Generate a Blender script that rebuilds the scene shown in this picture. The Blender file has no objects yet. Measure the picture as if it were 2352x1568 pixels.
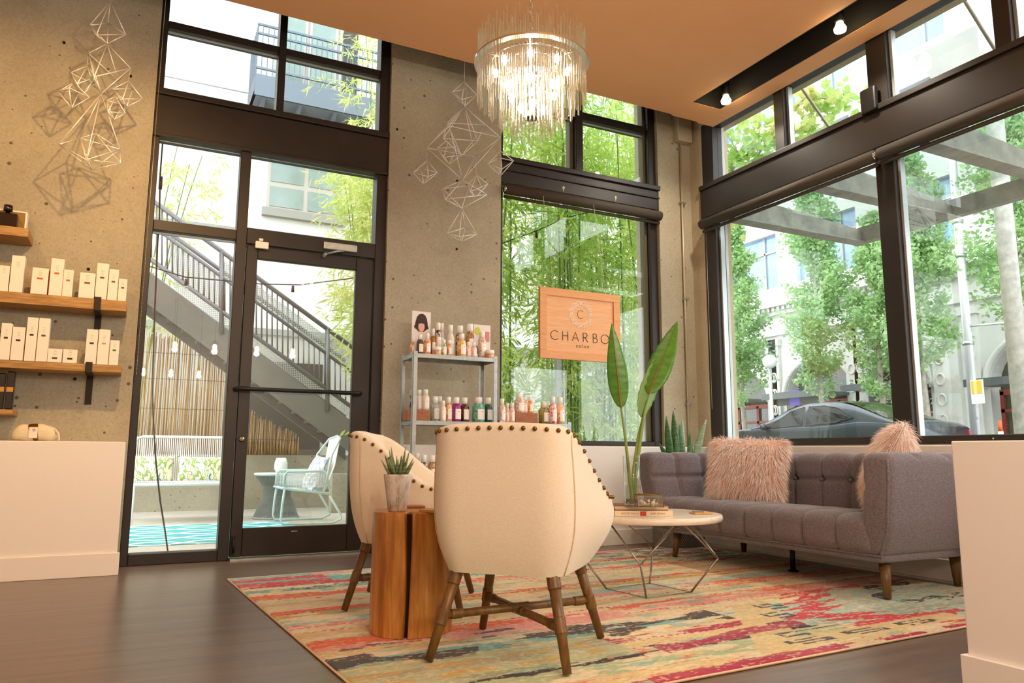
import bpy, bmesh, math, random
import numpy as np
from mathutils import Vector, Matrix
from math import sin, cos, pi, sqrt, radians, exp, atan2

# ---------------------------------------------------------------- scene, camera, light
scn = bpy.context.scene
COL = scn.collection
EYE = 0.77                                   # camera height, metres
YAW, PITCH, ROLL, FPX = radians(26.62211), radians(8.4702), radians(0.24932), 1728.155
CF = Vector((sin(YAW)*cos(PITCH), cos(YAW)*cos(PITCH), sin(PITCH)))
_r = Vector((cos(YAW), -sin(YAW), 0)); _u = _r.cross(CF)
CR = _r*cos(ROLL) + _u*sin(ROLL)
CU = -_r*sin(ROLL) + _u*cos(ROLL)
CAM = Vector((0, 0, EYE))
cd = bpy.data.cameras.new('camera'); cam = bpy.data.objects.new('camera', cd); COL.objects.link(cam)
cd.sensor_width = 36.0; cd.lens = FPX/2352*36.0; cd.clip_start = 0.02; cd.clip_end = 300
cam.matrix_world = Matrix(((CR.x, CU.x, -CF.x, 0), (CR.y, CU.y, -CF.y, 0), (CR.z, CU.z, -CF.z, EYE), (0, 0, 0, 1)))
scn.camera = cam
vs = scn.view_settings
vs.view_transform = 'Standard'; vs.look = 'None'; vs.gamma = 1.0; vs.use_curve_mapping = False
vs.exposure = 0.12
scn.cycles.use_denoising = True
scn.cycles.max_bounces = 8; scn.cycles.diffuse_bounces = 4; scn.cycles.glossy_bounces = 3
scn.cycles.transmission_bounces = 6; scn.cycles.transparent_max_bounces = 20
scn.cycles.use_adaptive_sampling = True; scn.cycles.adaptive_threshold = .06; scn.cycles.adaptive_min_samples = 16
scn.cycles.sample_clamp_indirect = 6.0
scn.cycles.caustics_reflective = False; scn.cycles.caustics_refractive = False
# overcast daylight
SKY = 4.3
wd = bpy.data.worlds.new('overcast_sky'); scn.world = wd; wd.use_nodes = True
bg = wd.node_tree.nodes['Background']; bg.inputs[0].default_value = (0.93, 0.97, 1.0, 1); bg.inputs[1].default_value = SKY

# ---------------------------------------------------------------- pixel -> place
def ray(x, y): return ((x-1176)*CR - (y-784)*CU)/FPX + CF
def onp(x, y, ax, v):
    d = ray(x, y); t = (v-CAM[ax])/d[ax]; return CAM + d*t
def fl(x, y, z=0.0): return onp(x, y, 2, z)

# ---------------------------------------------------------------- materials
def srgb(c):
    if isinstance(c, str):
        c = c.lstrip('#'); c = [int(c[i:i+2], 16)/255 for i in (0, 2, 4)]
        return tuple((v/12.92 if v <= .04045 else ((v+.055)/1.055)**2.4) for v in c)
    return tuple(c)
MATS = {}
class NT:
    """small node helper"""
    def __init__(s, name):
        s.m = bpy.data.materials.new(name); s.m.use_nodes = True
        s.t = s.m.node_tree; s.b = s.t.nodes['Principled BSDF']; s.o = s.t.nodes['Material Output']
    def n(s, kind, **kw):
        nd = s.t.nodes.new('ShaderNode'+kind)
        for k, v in kw.items():
            if k.startswith('i_'):
                key = k[2:]; nd.inputs[int(key) if key.isdigit() else key].default_value = v
            else: setattr(nd, k, v)
        return nd
    def l(s, a, b): s.t.links.new(a, b)
    def coord(s, scale=(1, 1, 1), rot=(0, 0, 0), loc=(0, 0, 0), kind='Object'):
        tc = s.n('TexCoord'); mp = s.n('Mapping')
        mp.inputs['Scale'].default_value = scale; mp.inputs['Rotation'].default_value = rot; mp.inputs['Location'].default_value = loc
        s.l(tc.outputs[kind], mp.inputs[0]); return mp.outputs[0]
    def noise(s, vec, scale, detail=4, rough=.55, dist=0):
        nd = s.n('TexNoise'); nd.inputs['Scale'].default_value = scale; nd.inputs['Detail'].default_value = detail
        nd.inputs['Roughness'].default_value = rough; nd.inputs['Distortion'].default_value = dist
        s.l(vec, nd.inputs['Vector']); return nd.outputs[0]
    def ramp(s, fac, stops, mode='LINEAR'):
        nd = s.n('ValToRGB'); cr = nd.color_ramp; cr.interpolation = mode
        while len(cr.elements) < len(stops): cr.elements.new(0.5)
        for e, (p, c) in zip(cr.elements, stops):
            e.position = p; c = srgb(c) if isinstance(c, str) else c
            e.color = (*c[:3], 1) if len(c) >= 3 else c
        s.l(fac, nd.inputs[0]); return nd.outputs[0]
    def mix(s, fac, a, b, blend='MIX'):
        nd = s.n('Mix', data_type='RGBA', blend_type=blend)
        for sock, v in ((nd.inputs[0], fac), (nd.inputs[6], a), (nd.inputs[7], b)):
            if hasattr(v, 'is_linked') or hasattr(v, 'links'): s.l(v, sock)
            else: sock.default_value = v if not isinstance(v, tuple) else (*v[:3], 1)
        return nd.outputs[2]
    def math(s, op, a, b=0.0, c=0.0):
        nd = s.n('Math', operation=op)
        for i, v in enumerate((a, b, c)):
            if hasattr(v, 'links'): s.l(v, nd.inputs[i])
            else: nd.inputs[i].default_value = v
        return nd.outputs[0]
    def bump(s, h, strength=.3, dist=.01):
        nd = s.n('Bump'); nd.inputs['Strength'].default_value = strength; nd.inputs['Distance'].default_value = dist
        s.l(h, nd.inputs['Height']); s.l(nd.outputs[0], s.b.inputs['Normal'])
    def col(s, v):
        if hasattr(v, 'links'): s.l(v, s.b.inputs['Base Color'])
        else: s.b.inputs['Base Color'].default_value = (*srgb(v)[:3], 1)
    def set(s, rough=None, metal=None, spec=None, **kw):
        if rough is not None: s.b.inputs['Roughness'].default_value = rough
        if metal is not None: s.b.inputs['Metallic'].default_value = metal
        if spec is not None: s.b.inputs['Specular IOR Level'].default_value = spec
        for k, v in kw.items(): s.b.inputs[k].default_value = v
        return s

def mat(name, col='#888888', rough=.5, metal=0., spec=.5, var=.0, vscale=8., bump=0., bscale=60., stretch=(1, 1, 1), emit=None, estr=0., **kw):
    """plain procedural material: base colour with noise variation and fine bump"""
    if name in MATS: return MATS[name]
    N = NT(name); N.set(rough, metal, spec, **kw)
    c = srgb(col)
    if var > 0:
        v = N.coord(stretch); f = N.noise(v, vscale, 5)
        lo = tuple(max(0, x*(1-var)) for x in c); hi = tuple(min(1, x*(1+var)) for x in c)
        N.col(N.ramp(f, [(.3, lo), (.7, hi)]))
    else: N.b.inputs['Base Color'].default_value = (*c, 1)
    if bump > 0:
        v = N.coord(stretch); N.bump(N.noise(v, bscale, 3), bump, .005)
    if emit is not None:
        N.b.inputs['Emission Color'].default_value = (*srgb(emit), 1); N.b.inputs['Emission Strength'].default_value = estr
    MATS[name] = N.m; return N.m

def glassmat(name, tint=(.97, .985, .98), refl=1.0, rough=0.0):
    """thin architectural glass: clear with a facing-dependent mirror reflection"""
    if name in MATS: return MATS[name]
    N = NT(name); N.t.nodes.remove(N.b)
    tr = N.n('BsdfTransparent'); tr.inputs[0].default_value = (*tint, 1)
    gl = N.n('BsdfGlossy'); gl.inputs['Roughness'].default_value = rough; gl.inputs[0].default_value = (1, 1, 1, 1)
    lw = N.n('LayerWeight'); lw.inputs[0].default_value = .5
    p = N.math('POWER', lw.outputs['Facing'], 5.0)
    f = N.math('MULTIPLY_ADD', p, .9*refl, .04*refl)
    mx = N.n('MixShader'); N.l(f, mx.inputs[0]); N.l(tr.outputs[0], mx.inputs[1]); N.l(gl.outputs[0], mx.inputs[2])
    N.l(mx.outputs[0], N.o.inputs[0]); MATS[name] = N.m; return N.m

# ---------------------------------------------------------------- mesh building
MW = {}
def _mw(o): return MW.get(o.name, Matrix.Identity(4))
class MB:
    def __init__(s): s.v = []; s.f = []; s.m = []; s.s = []
    def add(s, vs_, fs, mi=0, smooth=False, M=None):
        o = len(s.v)
        s.v += [tuple(M @ Vector(p)) for p in vs_] if M is not None else [tuple(p) for p in vs_]
        for f in fs: s.f.append(tuple(i+o for i in f)); s.m.append(mi); s.s.append(smooth)
        return s
    def box(s, lo, hi, mi=0, M=None):
        (a, b, c), (d, e, f) = lo, hi
        return s.add([(a, b, c), (d, b, c), (d, e, c), (a, e, c), (a, b, f), (d, b, f), (d, e, f), (a, e, f)],
              [(0, 3, 2, 1), (4, 5, 6, 7), (0, 1, 5, 4), (1, 2, 6, 5), (2, 3, 7, 6), (3, 0, 4, 7)], mi, False, M)
    def cbox(s, c, sz, mi=0, M=None):
        return s.box([c[i]-sz[i]/2 for i in range(3)], [c[i]+sz[i]/2 for i in range(3)], mi, M)
    def bar(s, p0, p1, w, h, mi=0, up=(0, 0, 1)):
        """rectangular bar from p0 to p1"""
        p0 = Vector(p0); p1 = Vector(p1); d = (p1-p0); L = d.length; d.normalize()
        u = Vector(up); x = d.cross(u)
        if x.length < 1e-4: x = d.cross(Vector((0, 1, 0)))
        x.normalize(); z = x.cross(d)
        M = Matrix(((x.x, d.x, z.x, p0.x), (x.y, d.y, z.y, p0.y), (x.z, d.z, z.z, p0.z), (0, 0, 0, 1)))
        return s.box((-w/2, 0, -h/2), (w/2, L, h/2), mi, M)
    def tube(s, pts, r, n=8, mi=0, closed=False, cap=True):
        pts = [Vector(p) for p in pts]; k = len(pts); rs = r if hasattr(r, '__len__') else [r]*k
        up = None; rings = []
        for i, p in enumerate(pts):
            if closed: t = pts[(i+1) % k]-pts[i-1]
            else: t = pts[min(i+1, k-1)]-pts[max(i-1, 0)]
            t.normalize()
            if up is None: up = t.orthogonal().normalized()
            else:
                up = up - t*up.dot(t)
                up = up.normalized() if up.length > 1e-6 else t.orthogonal().normalized()
            b = t.cross(up)
            rings.append([p + (up*cos(2*pi*j/n) + b*sin(2*pi*j/n))*rs[i] for j in range(n)])
        vs_ = [q for rg in rings for q in rg]; fs = []
        for i in range(k if closed else k-1):
            a = i*n; b = ((i+1) % k)*n
            for j in range(n): fs.append((a+j, a+(j+1) % n, b+(j+1) % n, b+j))
        if cap and not closed: fs += [tuple(range(n-1, -1, -1)), tuple(range((k-1)*n, k*n))]
        return s.add(vs_, fs, mi, n > 4)
    def cyl(s, p0, p1, r0, r1=None, n=12, mi=0): return s.tube([p0, p1], [r0, r0 if r1 is None else r1], n, mi)
    def lathe(s, prof, n=24, c=(0, 0, 0), mi=0, cap=True, M=None):
        """prof: (radius, z) from bottom to top"""
        vs_ = []; fs = []; k = len(prof)
        for (r, z) in prof:
            for j in range(n): vs_.append((c[0]+r*cos(2*pi*j/n), c[1]+r*sin(2*pi*j/n), c[2]+z))
        for i in range(k-1):
            for j in range(n): fs.append((i*n+j, i*n+(j+1) % n, (i+1)*n+(j+1) % n, (i+1)*n+j))
        if cap: fs += [tuple(range(n-1, -1, -1)), tuple(range((k-1)*n, k*n))]
        return s.add(vs_, fs, mi, True, M)
    def sphere(s, c, r, nu=12, nv=8, mi=0, M=None):
        rr = r if hasattr(r, '__len__') else (r, r, r)
        vs_ = [(c[0], c[1], c[2]-rr[2])]; fs = []
        for i in range(1, nv):
            a = -pi/2+pi*i/nv
            for j in range(nu): vs_.append((c[0]+rr[0]*cos(a)*cos(2*pi*j/nu), c[1]+rr[1]*cos(a)*sin(2*pi*j/nu), c[2]+rr[2]*sin(a)))
        vs_.append((c[0], c[1], c[2]+rr[2])); T = len(vs_)-1
        for j in range(nu):
            fs.append((0, 1+(j+1) % nu, 1+j)); fs.append((T, T-nu+j, T-nu+(j+1) % nu))
        for i in range(nv-2):
            for j in range(nu): fs.append((1+i*nu+j, 1+i*nu+(j+1) % nu, 1+(i+1)*nu+(j+1) % nu, 1+(i+1)*nu+j))
        return s.add(vs_, fs, mi, True, M)
    def ext(s, poly, vec, mi=0, smooth=False):
        """extrude a planar polygon (3D points) by a vector"""
        n = len(poly); vec = Vector(vec); a = [Vector(p) for p in poly]; b = [p+vec for p in a]
        return s.add(a+b, [tuple(range(n-1, -1, -1)), tuple(range(n, 2*n))] + [(i, (i+1) % n, n+(i+1) % n, n+i) for i in range(n)], mi, smooth)
    def grid(s, fn, nu, nv, mi=0, wu=False, smooth=True):
        vs_ = [fn(i/(nu if wu else nu-1), j/(nv-1)) for i in range(nu) for j in range(nv)]; fs = []
        for i in range(nu if wu else nu-1):
            for j in range(nv-1):
                a = i*nv+j; b = ((i+1) % nu)*nv+j; fs.append((a, b, b+1, a+1))
        return s.add(vs_, fs, mi, smooth)
    def build(s, name, mats, parent=None, bevel=0., seg=2, local=False, flip=False, merge=False):
        """link as ONE object. verts are in world space unless local (then in the parent's space)"""
        if parent is not None and not local:
            inv = _mw(parent).inverted(); V = [tuple(inv @ Vector(p)) for p in s.v]; org = Vector((0, 0, 0))
        elif parent is None and not local:
            a = np.array(s.v); org = Vector(((a[:, 0].min()+a[:, 0].max())/2, (a[:, 1].min()+a[:, 1].max())/2, a[:, 2].min()))
            V = [(p[0]-org.x, p[1]-org.y, p[2]-org.z) for p in s.v]
        else: V = s.v; org = Vector((0, 0, 0))
        me = bpy.data.meshes.new(name); me.from_pydata(V, [], s.f)
        me.polygons.foreach_set('material_index', s.m); me.polygons.foreach_set('use_smooth', s.s)
        if bevel > 0 or flip or merge:
            bm = bmesh.new(); bm.from_mesh(me)
            if merge: bmesh.ops.remove_doubles(bm, verts=bm.verts, dist=1e-5)
            if merge or flip: bmesh.ops.recalc_face_normals(bm, faces=bm.faces)
            if bevel > 0:
                ed = [e for e in bm.edges if len(e.link_faces) == 2 and e.calc_face_angle(0) > .5]
                bmesh.ops.bevel(bm, geom=ed, offset=bevel, segments=seg, affect='EDGES', profile=.5, clamp_overlap=True)
            bm.to_mesh(me); bm.free()
        for mm in (mats if isinstance(mats, (list, tuple)) else [mats]): me.materials.append(mm)
        o = bpy.data.objects.new(name, me); COL.objects.link(o); o.location = org
        if parent is not None: o.parent = parent; MW[o.name] = _mw(parent).copy()
        else: MW[o.name] = Matrix.Translation(org)
        return o
def tag(o, label=None, cat=None, group=None, kind=None):
    if label: o['label'] = label
    if cat: o['category'] = cat
    if group: o['group'] = group
    if kind: o['kind'] = kind
    return o
def thing(name, label, cat, loc=(0, 0, 0), rz=0., group=None, kind=None):
    o = bpy.data.objects.new(name, None); COL.objects.link(o); o.empty_display_size = .05
    o.location = loc; o.rotation_euler = (0, 0, rz)
    MW[o.name] = Matrix.Translation(Vector(loc)) @ Matrix.Rotation(rz, 4, 'Z')
    return tag(o, label, cat, group, kind)
def struct(name, label=None, loc=(0, 0, 0)): return thing(name, label, None, loc, 0, None, 'structure')
def place(o, loc=None, rz=None, parent=None):
    """set an object's local transform and remember its world matrix"""
    if loc is not None: o.location = loc
    if rz is not None: o.rotation_euler = (0, 0, rz)
    p = _mw(parent) if parent is not None else Matrix.Identity(4)
    if parent is not None: o.parent = parent
    MW[o.name] = p @ Matrix.Translation(o.location) @ o.rotation_euler.to_matrix().to_4x4(); return o
def dup(root, loc, rz, label=None, group=None, scale=None):
    r = root.copy(); COL.objects.link(r); place(r, loc, rz)
    if scale: r.scale = scale
    if label: r['label'] = label
    if group: r['group'] = group
    def rec(a, b):
        for ch in a.children:
            c = ch.copy(); COL.objects.link(c); c.parent = b; rec(ch, c)

    rec(root, r); return r

def linked(name, src, parent, M):
    """another object with the same mesh data, at local matrix M under parent"""
    o = bpy.data.objects.new(name, src.data); COL.objects.link(o); o.parent = parent; o.matrix_basis = M
    MW[o.name] = _mw(parent) @ M; return o
def text_mesh(txt, size, spacing=1.0, depth=.0015, align='CENTER', shear=0.):
    cu = bpy.data.curves.new('t', 'FONT'); cu.body = txt; cu.size = size; cu.space_character = spacing; cu.extrude = depth
    cu.align_x = align; cu.align_y = 'CENTER'; cu.shear = shear; cu.resolution_u = 3
    o = bpy.data.objects.new('t', cu); COL.objects.link(o); dg = bpy.context.evaluated_depsgraph_get(); dg.update()
    me = bpy.data.meshes.new_from_object(o.evaluated_get(dg)); bpy.data.objects.remove(o); bpy.data.curves.remove(cu); return me
def text(name, txt, size, M, m, parent=None, **kw):
    """lettering whose plane is given by the world matrix M (x right, y up, z towards the reader)"""
    me = text_mesh(txt, size, **kw); me.name = name; me.materials.clear(); me.materials.append(m)
    o = bpy.data.objects.new(name, me); COL.objects.link(o)
    if parent is not None: o.parent = parent; o.matrix_basis = _mw(parent).inverted() @ M
    else: o.matrix_basis = M
    MW[o.name] = M; return o
def face_m(p, right, up):
    """matrix at p with x=right, y=up"""
    r = Vector(right).normalized(); u = Vector(up).normalized(); z = r.cross(u)
    return Matrix(((r.x, u.x, z.x, p[0]), (r.y, u.y, z.y, p[1]), (r.z, u.z, z.z, p[2]), (0, 0, 0, 1)))
def fast_mesh(name, V, F, mats, parent=None, smooth=False, matidx=None):
    """V (n,3) F (m,k) numpy, world space"""
    V = np.asarray(V, float)
    if parent is not None:
        I = np.array(_mw(parent).inverted()); V = V @ I[:3, :3].T + I[:3, 3]; org = (0, 0, 0)
    else:
        org = ((V[:, 0].min()+V[:, 0].max())/2, (V[:, 1].min()+V[:, 1].max())/2, V[:, 2].min()); V = V-np.array(org)
    me = bpy.data.meshes.new(name); n, k = F.shape
    me.vertices.add(len(V)); me.vertices.foreach_set('co', V.astype(np.float32).ravel())
    me.loops.add(n*k); me.loops.foreach_set('vertex_index', F.astype(np.int32).ravel())
    me.polygons.add(n); me.polygons.foreach_set('loop_start', np.arange(0, n*k, k, dtype=np.int32))
    if matidx is not None: me.polygons.foreach_set('material_index', np.asarray(matidx, np.int32))
    if smooth: me.polygons.foreach_set('use_smooth', np.ones(n, bool))
    me.update(calc_edges=True)
    for mm in (mats if isinstance(mats, (list, tuple)) else [mats]): me.materials.append(mm)
    o = bpy.data.objects.new(name, me); COL.objects.link(o); o.location = org
    if parent is not None: o.parent = parent; MW[o.name] = _mw(parent).copy()
    else: MW[o.name] = Matrix.Translation(Vector(org))
    return o
def rbox(lo, hi, r, n=(6, 6, 6), fn=None):
    """rounded box as grid faces: verts, quads; fn(p, nrm) -> p for tufting"""
    lo = np.array(lo, float); hi = np.array(hi, float); c = (lo+hi)/2; h = (hi-lo)/2; r = min(r, *(h*.999)); V = []; F = []; idx = {}
    def tt(k):
        return [-1+2*i/k for i in range(k+1)]
    def vid(p):
        key = (round(p[0], 5), round(p[1], 5), round(p[2], 5))
        if key not in idx:
            q = np.array(p)*h; core = np.clip(q, -(h-r), h-r); d = q-core; L = np.linalg.norm(d)
            nr = d/L if L > 1e-9 else np.zeros(3)
            w = core+nr*r+c
            if fn is not None: w = fn(w, nr)
            idx[key] = len(V); V.append(tuple(w))
        return idx[key]
    for ax in range(3):
        a, b = (ax+1) % 3, (ax+2) % 3; ta = tt(n[a]); tb = tt(n[b])
        for sgn in (-1, 1):
            for i in range(n[a]):
                for j in range(n[b]):
                    q = []
                    for (x, y) in ((ta[i], tb[j]), (ta[i+1], tb[j]), (ta[i+1], tb[j+1]), (ta[i], tb[j+1])):
                        p = [0, 0, 0]; p[ax] = sgn; p[a] = x; p[b] = y; q.append(vid(p))
                    F.append(tuple(q if sgn > 0 else q[::-1]))
    return V, F
def sm(a, b, x):
    t = min(1, max(0, (x-a)/(b-a))); return t*t*(3-2*t)
ORD = ['first', 'second', 'third', 'fourth', 'fifth', 'sixth', 'seventh', 'eighth', 'ninth', 'tenth', 'eleventh', 'twelfth',
       'thirteenth', 'fourteenth', 'fifteenth', 'sixteenth', 'seventeenth', 'eighteenth', 'nineteenth', 'twentieth']
# ================================================================ MATERIALS OF THE ROOM
def concrete(name, c0, c1, holes=1.0):
    N = NT(name); v = N.coord()
    big = N.noise(v, 1.3, 6, .6); fine = N.noise(v, 55, 4, .6)
    base = N.ramp(big, [(.3, c0), (.72, c1)])
    base = N.mix(.22, base, N.ramp(fine, [(.3, (.25, .23, .2)), (.7, (1, 1, 1))]), 'MULTIPLY')
    vo = N.n('TexVoronoi', feature='F1'); vo.inputs['Scale'].default_value = 17; N.l(v, vo.inputs['Vector'])
    sep = N.n('SeparateColor'); N.l(vo.outputs['Color'], sep.inputs[0])
    rad = N.math('MULTIPLY', N.math('POWER', sep.outputs[0], 3.2), .21*holes)
    h1 = N.math('LESS_THAN', vo.outputs['Distance'], rad)
    vo2 = N.n('TexVoronoi', feature='F1'); vo2.inputs['Scale'].default_value = 48; N.l(v, vo2.inputs['Vector'])
    sep2 = N.n('SeparateColor'); N.l(vo2.outputs['Color'], sep2.inputs[0])
    h2 = N.math('LESS_THAN', vo2.outputs['Distance'], N.math('MULTIPLY', N.math('POWER', sep2.outputs[1], 2.2), .27*holes))
    h = N.math('MAXIMUM', h1, h2)
    N.col(N.mix(N.math('MULTIPLY', h, .75), base, (.05, .035, .02)))
    N.bump(N.math('SUBTRACT', N.math('MULTIPLY', fine, .3), h), .35, .006); N.set(.85, 0, .3)
    MATS[name] = N.m; return N.m
M_conc = concrete('concrete_wall', '#a39a84', '#bdb49c')
M_patio = concrete('patio_concrete', '#bdb6a6', '#cfc9bb', .8)
M_white = mat('white_paint', '#ece6de', .55, bump=.05, bscale=180)
M_bronze = mat('bronze_frame', '#261e17', .45, 0., .4, var=.25, vscale=3)
M_black = mat('black_metal', '#15130f', .45, .3)
M_glass = glassmat('window_glass')
M_seal = mat('pale_glazing_bead', '#b9c0bd', .4, .6)
def floor_mat():
    N = NT('dark_wood_floor'); v = N.coord((.35, 7, 1)); f = N.noise(v, 3, 6, .6)
    g = N.noise(N.coord((1.2, 60, 1)), 3, 4, .6)
    c = N.ramp(f, [(.25, '#665345'), (.55, '#7b6757'), (.8, '#8b7866')])
    c = N.mix(.35, c, N.ramp(g, [(.3, (.55, .5, .46)), (.7, (1, 1, 1))]), 'MULTIPLY')
    br = N.n('TexBrick'); br.offset = .37; br.inputs['Scale'].default_value = 1.0; br.inputs['Mortar Size'].default_value = .0015
    br.inputs['Brick Width'].default_value = 1.2; br.inputs['Row Height'].default_value = .15
    br.inputs['Color1'].default_value = (1, 1, 1, 1); br.inputs['Color2'].default_value = (.86, .86, .86, 1); br.inputs['Mortar'].default_value = (.45, .42, .4, 1)
    N.l(N.coord(), br.inputs['Vector'])
    N.col(N.mix(.6, c, br.outputs['Color'], 'MULTIPLY')); N.bump(g, .10, .002); N.set(.30, 0, .9)
    return N.m
M_floor = floor_mat()
def ceil_mat():
    N = NT('terracotta_ceiling'); v = N.coord(); f = N.noise(v, .9, 5, .6)
    N.col(N.ramp(f, [(.3, '#f0ae78'), (.7, '#f3b886')])); N.bump(N.noise(v, 90, 3), .05, .002); N.set(.7, 0, .3); return N.m
M_ceil = ceil_mat()
M_slot = mat('slot_black', '#1d1812', .8)
M_steel = mat('galvanised_steel', '#aeb3b0', .38, .75, var=.12, vscale=25)
M_chrome = mat('chrome', '#d8d8d4', .12, 1.0)
M_brass = mat('aged_brass', '#8a6a34', .35, .9)
M_warm = mat('lit_bulb', '#fff0d0', .4, emit=(1.0, .78, .45), estr=30)

# ================================================================ ROOM SHELL
YA, YC, XB, ZC = 5.92, 5.86, 5.0, 4.0
def S(name, lo, hi, m, parent=None, bevel=0.):
    o = MB().box(lo, hi).build(name, m, parent, bevel=bevel)
    if parent is None: o['kind'] = 'structure'
    return o
S('floor', (-3.2, -6.2, -.12), (5.0, 6.02, 0), M_floor)
wb = MB()
wb.box((-3.2, YC, 0), (-.017, 6.25, 4.9)); wb.box((1.775, YC, 0), (2.82, 6.25, 4.9)); wb.box((4.586, YC, 0), (5.35, 6.25, 4.9))
wb.box((-.017, YC, 4.62), (1.775, 6.25, 4.9)); wb.box((2.82, YC, 4.62), (4.586, 6.25, 4.9)); wb.box((2.82, YC, 0), (4.586, 6.25, .845))
WB = wb.build('wall_back', M_conc); tag(WB, 'bare pitted concrete wall and piers around the patio door', kind='structure')
# tie holes and honeycombed edges of the cast piers
th = MB()
for (x, y) in ((147, 98), (300, 175), (912, 297), (1049, 572), (203, 618), (172, 870), (1050, 415)):
    p = onp(x, y, 1, YC); th.cyl((p.x, YC-.002, p.z), (p.x, YC+.004, p.z), .011, .011, 10)
th.build('tie_hole', mat('tie_hole_dark', '#1c140c', .9), WB)
wr = MB()
wr.box((XB, 5.675, 0), (5.35, YC, 4.9)); wr.box((XB, -.3, 0), (5.3, 5.675, .85)); wr.box((XB, -.3, 4.1), (5.3, 5.675, 4.9)); wr.box((XB, -6.2, 0), (5.3, -.3, 4.9))
tag(wr.build('wall_right', concrete('concrete_column', '#b3a488', '#c6b89b', .3)), kind='structure')
S('wall_left', (-3.4, -6.2, 0), (-3.2, 6.25, 4.9), M_white)
S('wall_front', (-3.4, -6.4, 0), (5.3, -6.2, 4.9), M_white)
S('ceiling_upper', (-3.4, -6.4, 4.9), (5.35, 6.25, 5.0), mat('dark_upper_slab', '#5b4a3a', .9))
# dropped terracotta ceiling with lighting slots
sx0, sx1 = 4.436, 4.764
cl = MB(); slots = [(3.17, 5.13), (.4, 2.36), (-2.4, -.4)]
cl.box((-3.2, -6.2, ZC), (sx0, 5.42, ZC+.14)); cl.box((sx1, -6.2, ZC), (4.97, 5.46, ZC+.14))
ys = [-6.2]+[v for s_ in sorted(slots) for v in s_]+[5.44]
for a, b in zip(ys[0::2], ys[1::2]): cl.box((sx0, a, ZC), (sx1, b, ZC+.14))
CE = cl.build('ceiling', M_ceil); tag(CE, 'dropped terracotta ceiling with black lighting slots', kind='structure')
for a, b in slots:
    q = MB(); t = .012; h = ZC+.36
    q.box((sx0, a, ZC+.002), (sx0+t, b, h)); q.box((sx1-t, a, ZC+.002), (sx1, b, h)); q.box((sx0+t, a, ZC+.002), (sx1-t, a+t, h))
    q.box((sx0+t, b-t, ZC+.002), (sx1-t, b, h)); q.box((sx0+t, a+t, h-t), (sx1-t, b-t, h)); q.build('lighting_slot', M_slot, CE)
# plastered half walls with skirting
LA, LB, LH = 5.52, 4.6, .835
def half(name, lo, hi, label):
    o = MB().box(lo, hi).build(name, M_white, bevel=.006); return tag(o, label, kind='structure')
half('wall_low_left', (-3.2, LA, 0), (-.03, YC-.002, LH), 'white half wall under the plank shelves')
half('wall_low_back', (1.79, LA, 0), (5.0-.002, YC-.002, LH), 'white half wall below the bamboo window')
half('wall_low_right', (LB, -.3, 0), (XB-.002, LA-.002, LH), 'white half wall behind the sofa')
for nm, lo, hi in (('baseboard_left', (-3.2, LA-.016, 0), (-.014, LA, .14)), ('baseboard_back', (1.775, LA-.016, 0), (LB-.018, LA, .13)), ('baseboard_right', (LB-.016, -.3, 0), (LB, LA-.018, .13))):
    tag(MB().box(lo, hi).build(nm, M_white, bevel=.004), kind='structure')

# ---------------------------------------------------------------- windows and door on the back wall
def F(name, lo, hi, par, m=None, bevel=.004): return MB().box(lo, hi).build(name, m or M_bronze, par, bevel=bevel, seg=1)
def paneY(par, x0, x1, z0, z1, y=5.975):
    F('bead', (x0, y-.018, z1-.012), (x1, y-.006, z1), par, M_seal, 0)
    return MB().box((x0-.006, y-.003, z0-.006), (x1+.006, y+.003, z1+.006)).build('pane', M_glass, par)
y0, y1 = 5.90, 6.03
W1 = struct('window_1', 'tall bronze framed glazing around the patio door', (.88, 5.95, 0))
F('jamb', (-.017, y0, 0), (.035, y1, 4.62), W1); F('jamb', (1.69, y0, 0), (1.775, y1, 4.62), W1)
F('mullion', (.607, y0, 0), (.683, y1, 3.08), W1); F('rail', (.035, y0, 2.37), (.607, y1, 2.447), W1); F('rail', (.683, y0, 2.352), (1.69, y1, 2.478), W1)
F('rail', (.035, y0, 0), (.607, y1, .075), W1)
hd = MB().box((-.017, y0-.02, 3.085), (1.775, y1, 3.40)).box((-.017, y0-.045, 3.40), (1.775, y1, 3.447)).box((-.017, y0-.035, 3.075), (1.775, y1, 3.10)).build('header', M_bronze, W1, bevel=.004)
F('mullion', (.848, y0, 3.447), (.905, y1, 4.62), W1); F('rail', (.035, y0+.01, 3.955), (.848, y1, 4.015), W1); F('rail', (.905, y0+.01, 3.955), (1.69, y1, 4.015), W1)
for a in ((.035, .607, .075, 2.37), (.035, .607, 2.447, 3.085), (.683, 1.69, 2.478, 3.085), (.035, .848, 3.447, 3.955), (.905, 1.69, 3.447, 3.955), (.035, .848, 4.015, 4.6), (.905, 1.69, 4.015, 4.6)): paneY(W1, *a)
D1 = struct('door_1', 'glazed bronze patio door with a long push bar', (1.185, 5.94, 0))
dy0, dy1 = 5.915, 5.965
F('stile', (.69, dy0, .02), (.772, dy1, 2.342), D1); F('stile', (1.542, dy0, .02), (1.684, dy1, 2.342), D1)
F('top_rail', (.772, dy0, 2.245), (1.542, dy1, 2.342), D1); F('bottom_rail', (.772, dy0, .02), (1.542, dy1, .222), D1)
MB().box((.766, 5.937, .216), (1.548, 5.943, 2.251)).build('pane', M_glass, D1)
pb = MB().tube([(.66, 5.915, 1.235), (.665, 5.86, 1.235), (.70, 5.845, 1.235), (1.56, 5.845, 1.235), (1.595, 5.86, 1.235), (1.60, 5.915, 1.235)], .017, 10).build('push_bar', M_black, D1); pb['label'] = 'dark tubular push bar'
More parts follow.
